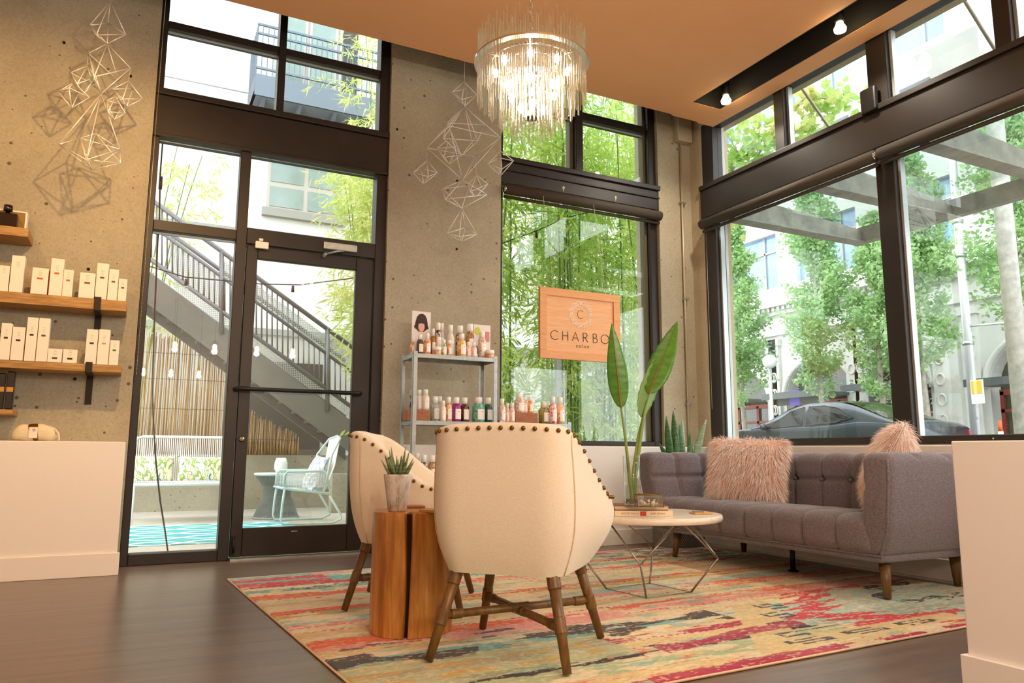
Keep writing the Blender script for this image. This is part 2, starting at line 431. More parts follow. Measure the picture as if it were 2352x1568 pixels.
lk = MB().cyl((.73, 5.915, .87), (.73, 5.885, .87), .02, .019, 16).build('lock', M_chrome, D1); MB().box((.725, 5.878, .862), (.735, 5.886, .878)).build('thumb_turn', M_brass, lk)
cz = MB(); cz.box((1.26, 5.86, 2.375), (1.53, 5.905, 2.435)); dc = cz.build('door_closer', M_steel, D1, bevel=.006)
MB().tube([(1.42, 5.87, 2.372), (1.36, 5.80, 2.35), (1.27, 5.84, 2.325)], .007, 8).cyl((1.27, 5.83, 2.325), (1.27, 5.913, 2.32), .014).build('closer_arm', M_steel, dc)
MB().box((.69, 5.86, 0), (1.69, 6.03, .014)).build('threshold', M_steel, D1)
F('sticker', (1.12, 5.9125, .185), (1.165, 5.9145, .19), D1, mat('white_sticker', '#dddddd'), 0)
ds = thing('door_sensor', 'small white alarm sensor above the patio door', 'sensor', (.79, 5.9, 2.33))
MB().box((.745, 5.868, 2.318), (.842, 5.898, 2.372)).build('sensor_body', M_white, ds, bevel=.005); MB().box((.77, 5.87, 2.376), (.80, 5.898, 2.396)).build('magnet', M_white, ds, bevel=.003)
bt = thing('door_bolt', 'black floor bolt at the foot of the patio door', 'bolt', (.72, 5.91, .03))
MB().box((.70, 5.895, .03), (.725, 5.915, .17)).build('plate', M_black, bt); MB().cyl((.712, 5.89, .05), (.712, 5.89, .16), .008).build('rod', M_black, bt)

W2 = struct('window_2', 'dark framed window looking onto green bamboo', (3.7, 5.95, .85))
F('jamb', (2.82, y0, .847), (2.858, y1, 4.62), W2); F('jamb', (4.50, y0, .847), (4.586, y1, 4.62), W2); F('jamb_liner', (4.467, y0+.05, .888), (4.50, y1, 4.62), W2, mat('olive_liner', '#5a5238', .5))
F('sill', (2.858, y0, .847), (4.50, y1, .888), W2)
MB().box((2.82, y0-.03, 3.20), (4.60, y1, 3.40)).box((2.82, y0-.055, 3.40), (4.60, y1, 3.447)).box((2.82, y0-.045, 3.315), (4.60, y0-.02, 3.33)).build('header', M_bronze, W2, bevel=.004)
F('mullion', (3.64, y0, 3.447), (3.72, y1, 4.62), W2); F('mullion_liner', (3.60, y0+.05, 3.447), (3.64, y1, 4.62), W2, MATS['olive_liner'])
F('rail', (3.72, y0+.01, 4.0), (4.467, y1, 4.08), W2); F('rail', (2.858, y0+.01, 4.0), (3.60, y1, 4.08), W2)
for a in ((2.858, 4.467, .888, 3.2), (2.858, 3.6, 3.447, 4.0), (3.72, 4.467, 3.447, 4.0), (2.858, 3.6, 4.08, 4.6), (3.72, 4.467, 4.08, 4.6)): paneY(W2, *a)

# ---------------------------------------------------------------- street window on the right wall
W3 = struct('window_3', 'long dark framed street window with transom lights', (5.05, 2.7, .85))
def FX(name, ya, yb, za, zb, m=None, x0=5.0, x1=5.13, bv=.004): return MB().box((x0, ya, za), (x1, yb, zb)).build(name, m or M_bronze, W3, bevel=bv, seg=1)
M_alu = mat('pale_aluminium', '#aeb4b6', .35, .5)
bays = [(5.515, 3.714), (3.558, 1.785), (1.63, -.15)]
FX('jamb', 5.515, 5.675, .858, 4.1); FX('jamb', -.3, -.15, .858, 4.1)
FX('mullion', 3.558, 3.714, .907, 3.11); FX('mullion', 1.63, 1.785, .907, 3.11)
FX('sill', -.15, 5.515, .852, .907, x0=4.985); FX('top_rail', -.15, 5.515, 4.04, 4.1, x0=5.03)
MB().box((4.975, -.3, 3.11), (5.14, 5.69, 3.40)).box((4.955, -.3, 3.40), (5.14, 5.69, 3.447)).build('header', M_bronze, W3, bevel=.005)
for a, b in bays:
    for ya, yb in ((a-.022, a), (b, b+.022)): FX('bead', ya, yb, .907, 3.11, M_alu, 5.045, 5.10, .002)
    mid = (a+b)/2+.03
    FX('transom_mullion', mid-.055, mid+.055, 3.447, 4.04)
    FX('bead', mid-.08, mid-.055, 3.447, 4.04, M_alu, 5.045, 5.10, .002)
    MB().box((5.067, b, .905), (5.073, a, 3.115)).build('pane', M_glass, W3)
    MB().box((5.067, mid, 3.445), (5.073, a, 4.045)).build('pane', M_glass, W3); MB().box((5.067, b, 3.445), (5.073, mid, 4.045)).build('pane', M_glass, W3)
for ya, yb in ((3.558, 3.73), (1.63, 1.80)): FX('transom_mullion', ya, yb, 3.447, 4.04); FX('bead', ya-.025, ya, 3.447, 4.04, M_alu, 5.045, 5.10, .002)
MB().cyl((4.983, 2.985, .88), (4.975, 2.985, .88), .006, .006, 10).build('screw', M_chrome, W3)

# ---------------------------------------------------------------- roller blinds (rolled up)
M_blind = mat('charcoal_blind', '#41372c', .75, bump=.1, bscale=300)
def roller(ax, a, b, pos, z, label, clips=()):
    t = thing('roller_blind', label, 'blind', ((a+b)/2, pos, z) if ax == 0 else (pos, (a+b)/2, z), group='rolled up window blinds')
    P_ = (lambda s, d, zz: (s, pos+d, zz)) if ax == 0 else (lambda s, d, zz: (pos+d, s, zz))
    MB().tube([P_(a, 0, z), P_(b, 0, z)], .048, 16).build('roll', M_blind, t)
    MB().tube([P_(a, .02, z-.066), P_(b, .02, z-.066)], .016, 10).build('hem_bar', M_blind, t)
    for e in (a, b): MB().tube([P_(e-.012, 0, z), P_(e+.012, 0, z)], .03, 12).build('bracket', M_chrome, t)
    for c in clips:
        MB().tube([P_(c, -.045, z+.085), P_(c, -.06, z+.085)], .013, 10).tube([P_(c, -.055, z+.08), P_(c, -.06, z+.045)], [.008, .002], 8).build('clip', mat('ivory_clip', '#d9c9a8', .5), t)
    return t
roller(0, 2.85, 4.575, 5.83, 3.125, 'rolled up charcoal blind above the hanging sign', (3.42, 4.0))
roller(1, 3.66, 5.63, 4.93, 3.03, 'rolled up charcoal blind over the left street pane')
roller(1, 1.73, 3.62, 4.93, 3.03, 'rolled up charcoal blind over the right street pane')
def chain(p0, p1, label, n=60):
    p0 = Vector(p0); p1 = Vector(p1); q = MB(); q.tube([p0, p1], .0025, 5)
    for i in range(n):
        q.sphere(p0.lerp(p1, (i+.5)/n), .004, 5, 4)
    return tag(q.build('bead_chain', mat('bead_chain_metal', '#b9ac90', .35, .6), None), label, 'chain')
c0 = onp(1618, 510, 0, 4.97); c1 = onp(1632, 920, 0, 4.97)
chain((4.965, 5.61, 2.95), (4.965, 5.61, 1.2), 'bead chain of the blind beside the street window')
chain((.0, 5.84, 4.5), (-.0, 5.84, 1.3), 'bead chain down the left edge of the door glazing', 110)
tag(MB().box((4.93, 3.62, 3.40), (4.975, 3.76, 3.60)).build('motion_sensor', mat('black_plastic', '#14110f', .35), bevel=.015), 'black box sensor on the street window header', 'sensor')
# ---------------------------------------------------------------- conduit on the corner column
cb = thing('conduit_box', 'beige electrical box with conduit on the corner column', 'electrical box', (4.80, 5.80, 0))
bx = onp(1550, 275, 1, 5.8)
MB().box((4.79, 5.77, 3.95), (4.97, YC-.001, 4.35)).build('box', mat('beige_box', '#b3a68a', .5), cb, bevel=.008)
MB().cyl((4.86, 5.835, .84), (4.86, 5.835, 3.97), .011, .011, 10).build('pipe', mat('beige_pipe', '#bcae90', .4, .3), cb)
for z in (3.3, 2.3, 1.25): MB().box((4.84, 5.823, z), (4.905, YC-.001, z+.02)).build('strap', M_steel, cb)
# ================================================================ LAMPS
def point(name, loc, power, col, parent, r=.03, spot=None, aim=None):
    ld = bpy.data.lights.new(name, 'SPOT' if spot else 'POINT'); ld.energy = power; ld.color = col; ld.shadow_soft_size = r
    o = bpy.data.objects.new(name, ld); COL.objects.link(o)
    M = Matrix.Translation(Vector(loc))
    if spot:
        ld.spot_size = radians(spot); ld.spot_blend = .6
        d = (Vector(aim)-Vector(loc)).normalized(); M = M @ d.to_track_quat('-Z', 'Y').to_matrix().to_4x4()
    o.parent = parent; o.matrix_basis = _mw(parent).inverted() @ M; return o
WARM = (1.0, .87, .71)
# adjustable lamps in the ceiling slots
M_lampblk = mat('lamp_black', '#100e0c', .5)
for i, (p, lb) in enumerate(((fl(1668, 238, 3.93), 'black spot lamp with lit bulb at the far end of the ceiling slot'), (fl(1930, 74, 3.93), 'black spot lamp with lit bulb nearer in the ceiling slot'),
        (Vector((4.6, 1.9, 3.93)), 'black spot lamp in the middle ceiling slot'), (Vector((4.6, -1.2, 3.93)), 'black spot lamp in the rear ceiling slot'))):
    t = thing('spot_lamp', lb, 'lamp', (p.x, p.y, p.z), group='spot lamps in the ceiling slots')
    MB().lathe([(.012, .42), (.012, .30), (.034, .28), (.036, .09), (.03, .08)][::-1], 16, p).build('lamp_holder', M_lampblk, t)
    MB().lathe([(.02, 0.0), (.042, .008), (.046, .03), (.03, .06), (.022, .085)], 16, p).build('bulb', M_warm, t)
    point('light', (p.x, p.y, p.z-.03), 60, WARM, t, .04, 150, (p.x-.6, p.y, 0))
# caged pendants over the styling stations (behind the camera, mirrored in the glass)
M_cage = mat('copper_cage', '#a8622f', .3, .9)
for k, (x, y) in enumerate([(.49, -.36), (1.05, -.36), (1.66, -.36), (2.21, -.36), (.12, -4.56), (.62, -4.56), (1.14, -4.56), (1.75, -4.56)]):
    z = 2.36; t = thing('pendant_lamp', '%s caged pendant lamp from the left in the %s row' % (ORD[k % 4], ('near', 'far')[k//4]), 'lamp', (x, y, z), group='caged pendant lamps')
    MB().cyl((x, y, z+.1), (x, y, ZC), .004, .004, 6).build('cord', M_black, t); MB().lathe([(.022, .06), (.022, .11), (.008, .12)], 12, (x, y, z)).build('socket', M_brass, t)
    MB().sphere((x, y, z+.01), (.035, .035, .05), 12, 8).build('bulb', M_warm, t)
    cg = MB()
    for j in range(8):
        a = 2*pi*j/8; c, s = cos(a), sin(a); cg.tube([(x+.03*c, y+.03*s, z+.09), (x+.13*c, y+.13*s, z-.01), (x+.05*c, y+.05*s, z-.13)], .003, 5)
    cg.build('cage', M_cage, t); point('light', (x, y, z-.06), 60, WARM, t, .04)
# track spot that throws the shadow of the geometric mobile on the concrete
for k, (p, aim, pw) in enumerate((((.03, 3.72, 3.06), (-.6, 5.86, 1.9), 120), ((-1.4, 3.4, 3.3), (-1.2, 5.86, 1.4), 60))):
    p = Vector(p); t = thing('track_spot', ('black ceiling spot aimed at the left geometric mobile', 'black ceiling spot aimed at the plank shelves')[k], 'lamp', p)
    MB().cyl(p+Vector((0, 0, .12)), (p.x, p.y, ZC), .008, .008, 8).build('stem', M_lampblk, t)
    d = (Vector(aim)-p).normalized(); MB().cyl(p-d*.02, p-d*.16, .045, .035, 16).build('lamp_holder', M_lampblk, t)
    MB().cyl(p-d*.02, p-d*.005, .038, .038, 16).build('bulb', M_warm, t); point('light', p+d*.02, pw, (1.0, .60, .24), t, .025, 100, aim)

# ================================================================ CHANDELIER OF GLASS RODS
def rodglass():
    N = NT('clear_glass_rod'); N.t.nodes.remove(N.b)
    gl = N.n('BsdfGlass'); gl.inputs['IOR'].default_value = 1.25; gl.inputs['Roughness'].default_value = .03; gl.inputs[0].default_value = (1, .98, .95, 1)
    tr = N.n('BsdfTransparent'); tr.inputs[0].default_value = (1, .99, .97, 1); tl = N.n('BsdfTranslucent'); tl.inputs[0].default_value = (1, .96, .9, 1)
    mx = N.n('MixShader'); mx.inputs[0].default_value = .40; N.l(tr.outputs[0], mx.inputs[1]); N.l(gl.outputs[0], mx.inputs[2])
    m2 = N.n('MixShader'); m2.inputs[0].default_value = .015; N.l(mx.outputs[0], m2.inputs[1]); N.l(tl.outputs[0], m2.inputs[2]); N.l(m2.outputs[0], N.o.inputs[0]); return N.m
M_rod = rodglass()
cc = CAM+ray(1221, 148)*4.0; cx, cy, rz_ = cc.x, cc.y, cc.z
CH = thing('chandelier', 'round tiered chandelier of clear glass rods on a chain', 'chandelier', (cx, cy, rz_))
rng = random.Random(5)
protos = {}; M_warmc = mat('chandelier_bulb', '#fff0d0', .4, emit=(1.0, .82, .55), estr=22)
def rod(x, y, z0, z1):
    L = round(z1-z0, 2)
    if L not in protos:
        o = MB().lathe([(.0030, 0), (.0042, .003), (.0042, L-.004), (.0025, L)], 7).build('glass_rod', M_rod, CH, local=True); protos[L] = o; MW[o.name] = _mw(CH)
        o.matrix_basis = Matrix.Translation((x-cx, y-cy, z0-rz_)); return
    linked('glass_rod', protos[L], CH, Matrix.Translation((x-cx, y-cy, z0-rz_)))
for n, R, up, dn in ((84, .285, .12, .19), (64, .225, .09, .25), (46, .165, .06, .33), (34, .105, .04, .38)):
    for i in range(n):
        a = 2*pi*(i+.5)/n; j = (i % 3)*.02
        rod(cx+R*cos(a), cy+R*sin(a), rz_-dn-j, rz_+up+j*1.5)
ring = MB(); nseg = 64
for (ra, rb, za, zb) in ((.305, .270, rz_-.004, rz_+.006),):
    prof = [(rb, za), (ra, za), (ra, zb), (rb, zb)]
    ring.add([(cx+r*cos(2*pi*j/nseg), cy+r*sin(2*pi*j/nseg), z) for j in range(nseg) for r, z in prof],
             [(j*4+k, ((j+1) % nseg)*4+k, ((j+1) % nseg)*4+(k+1) % 4, j*4+(k+1) % 4) for j in range(nseg) for k in range(4)])
ring.build('rim_ring', M_chrome, CH, flip=True, merge=True)
sp = MB()
for a in range(6): sp.bar((cx, cy, rz_), (cx+.28*cos(a*pi/3), cy+.28*sin(a*pi/3), rz_), .008, .006)
for R in (.215, .13):
    sp.tube([(cx+R*cos(2*pi*j/40), cy+R*sin(2*pi*j/40), rz_) for j in range(40)], .006, 6, closed=True)
sp.build('spoke_frame', M_chrome, CH)
MB().cyl((cx, cy, rz_-.30), (cx, cy, rz_+.16), .006, .006, 10).build('stem', M_chrome, CH)
MB().lathe([(.004, -.012), (.03, -.008), (.033, 0), (.01, .008)], 20, (cx, cy, rz_-.30)).build('finial', mat('dull_bronze_finial', '#6b5a3c', .4, .6), CH)
for lv, nb, r in ((-.045, 8, .19), (-.15, 6, .135), (-.25, 4, .06)):
    for k in range(nb):
        a = 2*pi*k/nb+.4+lv*3; p = (cx+r*cos(a), cy+r*sin(a), rz_+lv)
        MB().sphere(p, (.013, .013, .026), 10, 8).build('bulb', M_warmc, CH)
        MB().bar((cx, cy, p[2]-.03), (p[0], p[1], p[2]-.03), .005, .005).build('bulb_arm', M_chrome, CH)
    point('light', (cx, cy, rz_+lv-.02), 6, WARM, CH, .03)
zc = rz_+.16; k = 0
while zc < ZC-.02:
    th_ = k % 2; q = MB(); pts = []
    for j in range(12):
        a = 2*pi*j/12; u = .011*cos(a); w = .021*sin(a)
        pts.append((cx+(u if th_ == 0 else 0), cy+(0 if th_ == 0 else u), zc+.018+w))
    q.tube(pts, .0025, 6, closed=True).build('chain_link', M_chrome, CH); zc += .034; k += 1

# ================================================================ GEOMETRIC STRAW MOBILES
M_straw = mat('silver_straw', '#e2dfd6', .3, .35)
def mobile(name, label, yd, conv, polys, strings, top):
    A = conv(*top); a0 = onp(*A, 1, yd)
    t = thing(name, label, 'mobile', (a0.x, a0.y, a0.z), group='geometric straw mobiles')
    def P_(p, dy): q = conv(*p); return onp(q[0], q[1], 1, yd+dy)
    for (T, ring_, B, dep) in polys:
        q = MB(); offs = [0, -dep, 0, dep] if len(ring_) == 4 else [dep*sin(2*pi*i/len(ring_)) for i in range(len(ring_))]
        R_ = [P_(p, o) for p, o in zip(ring_, offs)]; Tp = P_(T, 0); Bp = P_(B, 0)
        for i, r in enumerate(R_):
            q.tube([Tp, r], .0037, 6); q.tube([Bp, r], .0037, 6); q.tube([r, R_[(i+1) % len(R_)]], .0037, 6)
        q.build('octahedron', M_straw, t)
    for (a, b) in strings:
        pa = P_(a, 0); pb_ = P_(b, 0) if b is not None else Vector((pa.x, pa.y, ZC+.0))
        MB().tube([pa, pb_], .0012, 5).build('thread', M_straw, t)
    return t
c1_ = lambda x, y: (x/2.904, y/2.904)
mobile('geometric_mobile', 'silver straw geometric mobile hanging before the left concrete wall', 5.35, c1_, [
    ((735, 10), [(600, 168), (643, 233), (838, 230), (720, 155)], (715, 292), .07),
    ((715, 292), [(590, 355), (628, 512), (870, 455), (790, 540)], (675, 625), .11),
    ((580, 440), [(470, 485), (515, 560), (640, 512), (625, 560)], (555, 628), .06),
    ((490, 550), [(388, 612), (460, 585), (598, 650), (530, 605)], (478, 720), .06),
    ((858, 540), [(748, 595), (818, 660), (950, 660), (885, 590)], (845, 712), .06),
    ((770, 645), [(712, 670), (722, 745), (835, 755), (825, 700)], (760, 800), .05),
    ((675, 625), [(393, 962), (575, 1065), (800, 995), (535, 922)], (612, 1132), .13),
    ((638, 890), [(535, 922), (575, 1065), (803, 1088), (800, 995)], (612, 1132), .08)],
    [((735, 10), None), ((590, 355), (580, 440)), ((515, 560), (490, 550)), ((870, 455), (858, 540)), ((818, 640), (770, 645))], (735, 10))
c2_ = lambda x, y: (900+x/2.613, y/2.613)
mobile('geometric_mobile', 'silver straw geometric mobile hanging left of the chandelier', 5.36, c2_, [
    ((436, 490), [(362, 552), (420, 598), (508, 570), (455, 530)], (436, 638), .06),
    ((436, 638), [(332, 738), (310, 830), (515, 845), (553, 750)], (418, 935), .10),
    ((436, 638), [(212, 888), (345, 755), (650, 825), (500, 940)], (425, 1080), .17),
    ((345, 830), [(272, 890), (310, 945), (415, 930), (388, 880)], (345, 985), .06),
    ((210, 962), [(128, 1035), (218, 1060), (272, 1035), (178, 1010)], (190, 1105), .05),
    ((652, 905), [(575, 985), (660, 1015), (730, 965), (640, 945)], (652, 1055), .05),
    ((425, 1080), [(305, 1132), (320, 1195), (570, 1168), (460, 1115)], (420, 1250), .09),
    ((508, 1050), [(455, 1110), (470, 1150), (575, 1105), (545, 1145)], (500, 1185), .05),
    ((420, 1250), [(330, 1400), (405, 1420), (508, 1405), (440, 1365)], (418, 1450), .06)],
    [((436, 490), None), ((212, 888), (210, 962)), ((650, 825), (652, 905)), ((345, 755), (345, 830)), ((500, 940), (508, 1050))], (436, 490))
# ================================================================ RUG
def make_rug():
    th = radians(3.0); c = Vector((.735, 2.108, 0)); ex = Vector((cos(th), sin(th), 0)); ey = Vector((-sin(th), cos(th), 0))
    LX, LY = 3.70, 2.90; nx, ny = 520, 410
    rs = np.random.RandomState(3)
    X, Y = np.meshgrid(np.linspace(0, LX, nx), np.linspace(0, LY, ny), indexing='ij')
    def vnoise(sx, sy, seed):
        r = np.random.RandomState(seed); gx = int(LX*sx)+3; gy = int(LY*sy)+3; g = r.rand(gx, gy)
        fx = X*sx; fy = Y*sy; ix = fx.astype(int); iy = fy.astype(int); tx = fx-ix; ty = fy-iy; tx = tx*tx*(3-2*tx); ty = ty*ty*(3-2*ty)
        return (g[ix, iy]*(1-tx)+g[ix+1, iy]*tx)*(1-ty)+(g[ix, iy+1]*(1-tx)+g[ix+1, iy+1]*tx)*ty
    H = {k: np.array(srgb(v)) for k, v in dict(cream='#efe2c0', sand='#e4cf9c', gold='#d8b664', coral='#ef6e52', pink='#f0a3a0', red='#d8324f', mag='#b81c55', teal='#86c2b8', aqua='#aed8d0', olive='#9a9a54', navy='#274056', plum='#33202f', orange='#f0743a', green='#b9c9a0').items()}
    wv = Y+.035*(vnoise(1.1, 2, 1)-.5)+.03*(vnoise(5, 30, 2)-.5)+.022*(vnoise(26, 60, 7)-.5)
    # woven bands running along the length, from the near edge to the far edge
    bands = [(0, 'mag'), (.05, 'sand'), (.16, 'green'), (.30, 'plum'), (.40, 'sand'), (.50, 'mag'), (.58, 'sand'), (.66, 'teal'), (.76, 'cream'), (.84, 'sand'), (.93, 'pink'), (1.02, 'coral'), (1.10, 'cream'),
             (1.17, 'sand'), (1.27, 'cream'), (1.36, 'pink'), (1.42, 'aqua'), (1.52, 'cream'), (1.60, 'gold'), (1.68, 'coral'), (1.76, 'cream'), (1.88, 'sand'), (1.97, 'cream'), (2.08, 'pink'), (2.14, 'orange'),
             (2.20, 'cream'), (2.30, 'teal'), (2.38, 'cream'), (2.47, 'red'), (2.54, 'teal'), (2.72, 'aqua'), (2.82, 'pink')]
    Cc = np.zeros((nx, ny, 3))
    for y0_, k in bands: Cc[wv >= y0_] = H[k]
    Cc[wv < 0] = H['mag']
    def put(mask, k, a=1.0): Cc[mask] = Cc[mask]*(1-a)+H[k]*a
    n1 = vnoise(7, 26, 11); n2 = vnoise(22, 70, 12); n3 = vnoise(3, 9, 13); n4 = vnoise(40, 60, 14)
    m5 = vnoise(4, 45, 15); m6 = vnoise(2.2, 5, 16); put((m5 > .66) & (X > .7) & (m6 > .3), 'cream', .8); put((m5 < .22) & (X > .7), 'sand', .7); put((n1 > .66) & (n3 > .38), 'cream', .85); put((n1 < .22) & (n3 < .5), 'teal', .6); put((n2 > .80) & (n3 > .5), 'coral', .75); put((n2 < .15) & (n3 > .55), 'sand', .8)
    # dashed thread lines between the bands
    for y0_, k in ((.50, 'mag'), (.93, 'red'), (1.10, 'mag'), (1.36, 'red'), (1.68, 'plum'), (2.08, 'red'), (2.20, 'navy'), (2.47, 'plum'), (2.38, 'red'), (1.27, 'red')):
        put((np.abs(wv-y0_) < .007) & (np.sin(X*160+y0_*9) > -.2) & (n1 > .25), k, .85)
    # left end: near the door a red block, orange stripe and dark stepped blotches
    put((X < .55) & (wv > 2.52) & (wv < 2.80) & (np.abs(wv-2.66) > .03*(1-X)), 'red', .92); put((X < .5) & (wv > 2.80), 'teal', .9)
    put((X < 1.2) & (wv > 2.10) & (wv < 2.2), 'orange', .9); put((X < .9) & (wv > .98) & (wv < 1.10), 'orange', .95)
    put((X > .55) & (X < 1.5) & (wv > .86) & (wv < 1.0), 'pink', .85)
    put((X < 1.9) & (wv > .66+.05*np.sin(X*9)) & (wv < .80+.05*np.sin(X*7)) & (n3+n1*.5 > .58), 'plum', .92)
    put((X < 1.1) & (wv > .80) & (wv < .95) & ((n1+n3*.6) > .95), 'navy', .85)
    put((X < 1.1) & (wv > .34) & (wv < .64), 'green', .75)
    put((X < 1.0) & (wv > .40) & (wv < .58) & (np.abs(np.mod(X*3.2+.2, 1)-.5) < .35) & ((np.abs(wv-.44) < .02) | (np.abs(wv-.55) < .02)), 'gold', .9)
    # serrated red flame and its pale field
    u = X-2.15; w_ = wv-.50; saw = np.mod(np.abs(w_)*9, 1)
    fld = (np.abs(w_)*1.5 < .55-.38*np.abs(u-.75)) & (u > -.1) & (u < 1.6)
    put(fld, 'aqua', .85); put(fld & (n2 > .68), 'cream', .7); put(fld & (n4 > .82), 'gold', .6); put(fld & (n4 < .12), 'coral', .6)
    edge = np.abs(u-.05-.22*saw-1.05*np.abs(w_)) < (.15-.10*np.abs(w_))
    put(edge & (np.abs(w_) < .42) & (n2 > .22), 'red', .95)
    put((u > .1) & (u < .9) & (np.abs(wv-.24-.02*np.sin(X*30)) < .05) & (n1 > .3), 'red', .92)
    put((u > .4) & (u < 1.5) & (np.abs(wv-.86-.05*u) < .035) & (n1 > .25), 'red', .9)
    for (xa, xb, ya, sl) in ((2.95, 3.25, .62, .45), (2.95, 3.65, .50, -.10), (3.15, 3.60, .82, .12)):
        put((X > xa) & (X < xb) & (np.abs(wv-ya-sl*(X-xa)) < .045*np.abs(np.sin(X*14))+.008) & (n2 > .3), 'plum', .95)
    # hooked border motif
    def hook(x, y, sx, sy, k='navy'):
        a = (X-x)/sx; b = (Y-y)/sy; m = (np.abs(a) < 1) & (np.abs(b) < 1)
        ln = (np.abs(b-.8) < .22) & (a < .6) | (np.abs(a+.8) < .2) & (b > 0) | (np.abs(b) < .2) | (np.abs(a-.8) < .2) & (b < 0) | (np.abs(b+.8) < .22) & (a > -.6)
        put(m & ln & (n2 > .18), k, .92)
    diag = (np.abs((X-1.75)-.8*(Y-.25)) < .13) & (Y > .1) & (Y < .85); put(diag, 'sand', .9)
    for i in range(4): hook(1.78+.8*(.12+.16*i), .37+.16*i-.12, .075, .06)
    put((Y > .10) & (Y < .22) & (X > 1.55) & (X < 2.9), 'sand', .9)
    for i in range(3): hook(1.85+.36*i, .16, .13, .035)
    put((X > 1.2) & (X < 2.1) & (np.abs(wv-.33-.12*(X-1.2)) < .05) & (n2 > .2), 'mag', .9); put((X > .9) & (X < 1.9) & (np.abs(wv-.03) < .04), 'mag', .9)
    for i in range(5): hook(.3+.13*i, 2.36+.02*i, .05, .035)
    # plum, magenta and orange blotches beyond the table and under the sofa
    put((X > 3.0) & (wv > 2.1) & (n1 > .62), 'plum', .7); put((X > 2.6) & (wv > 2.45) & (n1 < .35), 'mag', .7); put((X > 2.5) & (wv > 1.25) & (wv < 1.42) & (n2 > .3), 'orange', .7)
    put(vnoise(50, 110, 40) > .76, 'cream', .5); put(np.ones_like(X) > 0, 'cream', .04); Cc *= (.88+.24*vnoise(60, 130, 20))[..., None]*(.93+.14*vnoise(4, 5, 21))[..., None]
    Cc = np.clip(Cc, 0, 1)**1.15
    zt = .0098+.0014*vnoise(60, 90, 30)
    edge_ = (np.minimum(np.minimum(X, LX-X), np.minimum(Y, LY-Y))); zt = np.where(edge_ < .008, .004, zt)
    Pw = c[0]+X*ex.x+Y*ey.x, c[1]+X*ex.y+Y*ey.y
    V = np.stack([Pw[0], Pw[1], zt], -1).reshape(-1, 3)
    I = np.arange(nx*ny).reshape(nx, ny); Fq = np.stack([I[:-1, :-1], I[1:, :-1], I[1:, 1:], I[:-1, 1:]], -1).reshape(-1, 4)
    N = NT('woven_rug'); at = N.n('Attribute', attribute_name='weave'); f = N.noise(N.coord(), 420, 2); 
    N.col(N.mix(.35, at.outputs['Color'], N.ramp(f, [(.3, (.55, .55, .55)), (.65, (1, 1, 1))]), 'MULTIPLY')); N.bump(f, .5, .004); N.set(.95, 0, .1); N.b.inputs['Sheen Weight'].default_value = .15
    root = thing('area_rug', 'bright multicoloured tribal patterned rug under the seating', 'rug', c)
    o = fast_mesh('pile', V, Fq, N.m, root)
    ca = o.data.color_attributes.new('weave', 'FLOAT_COLOR', 'POINT'); ca.data.foreach_set('color', np.concatenate([Cc.reshape(-1, 3), np.ones((nx*ny, 1))], 1).astype(np.float32).ravel())
    b = MB(); W = lambda a, b_, z: tuple(c+ex*a+ey*b_+Vector((0, 0, z)))
    b.tube([W(0, 0, .006), W(LX, 0, .006), W(LX, LY, .006), W(0, LY, .006)], .0055, 8, closed=True); b.build('bound_edge', mat('tan_binding', '#e3c9a4', .9), root)
    bk = MB(); bk.ext([W(0, 0, .001), W(LX, 0, .001), W(LX, LY, .001), W(0, LY, .001)], (0, 0, .003)); bk.build('backing', mat('jute_backing', '#b89a6c', .95), root)
make_rug()

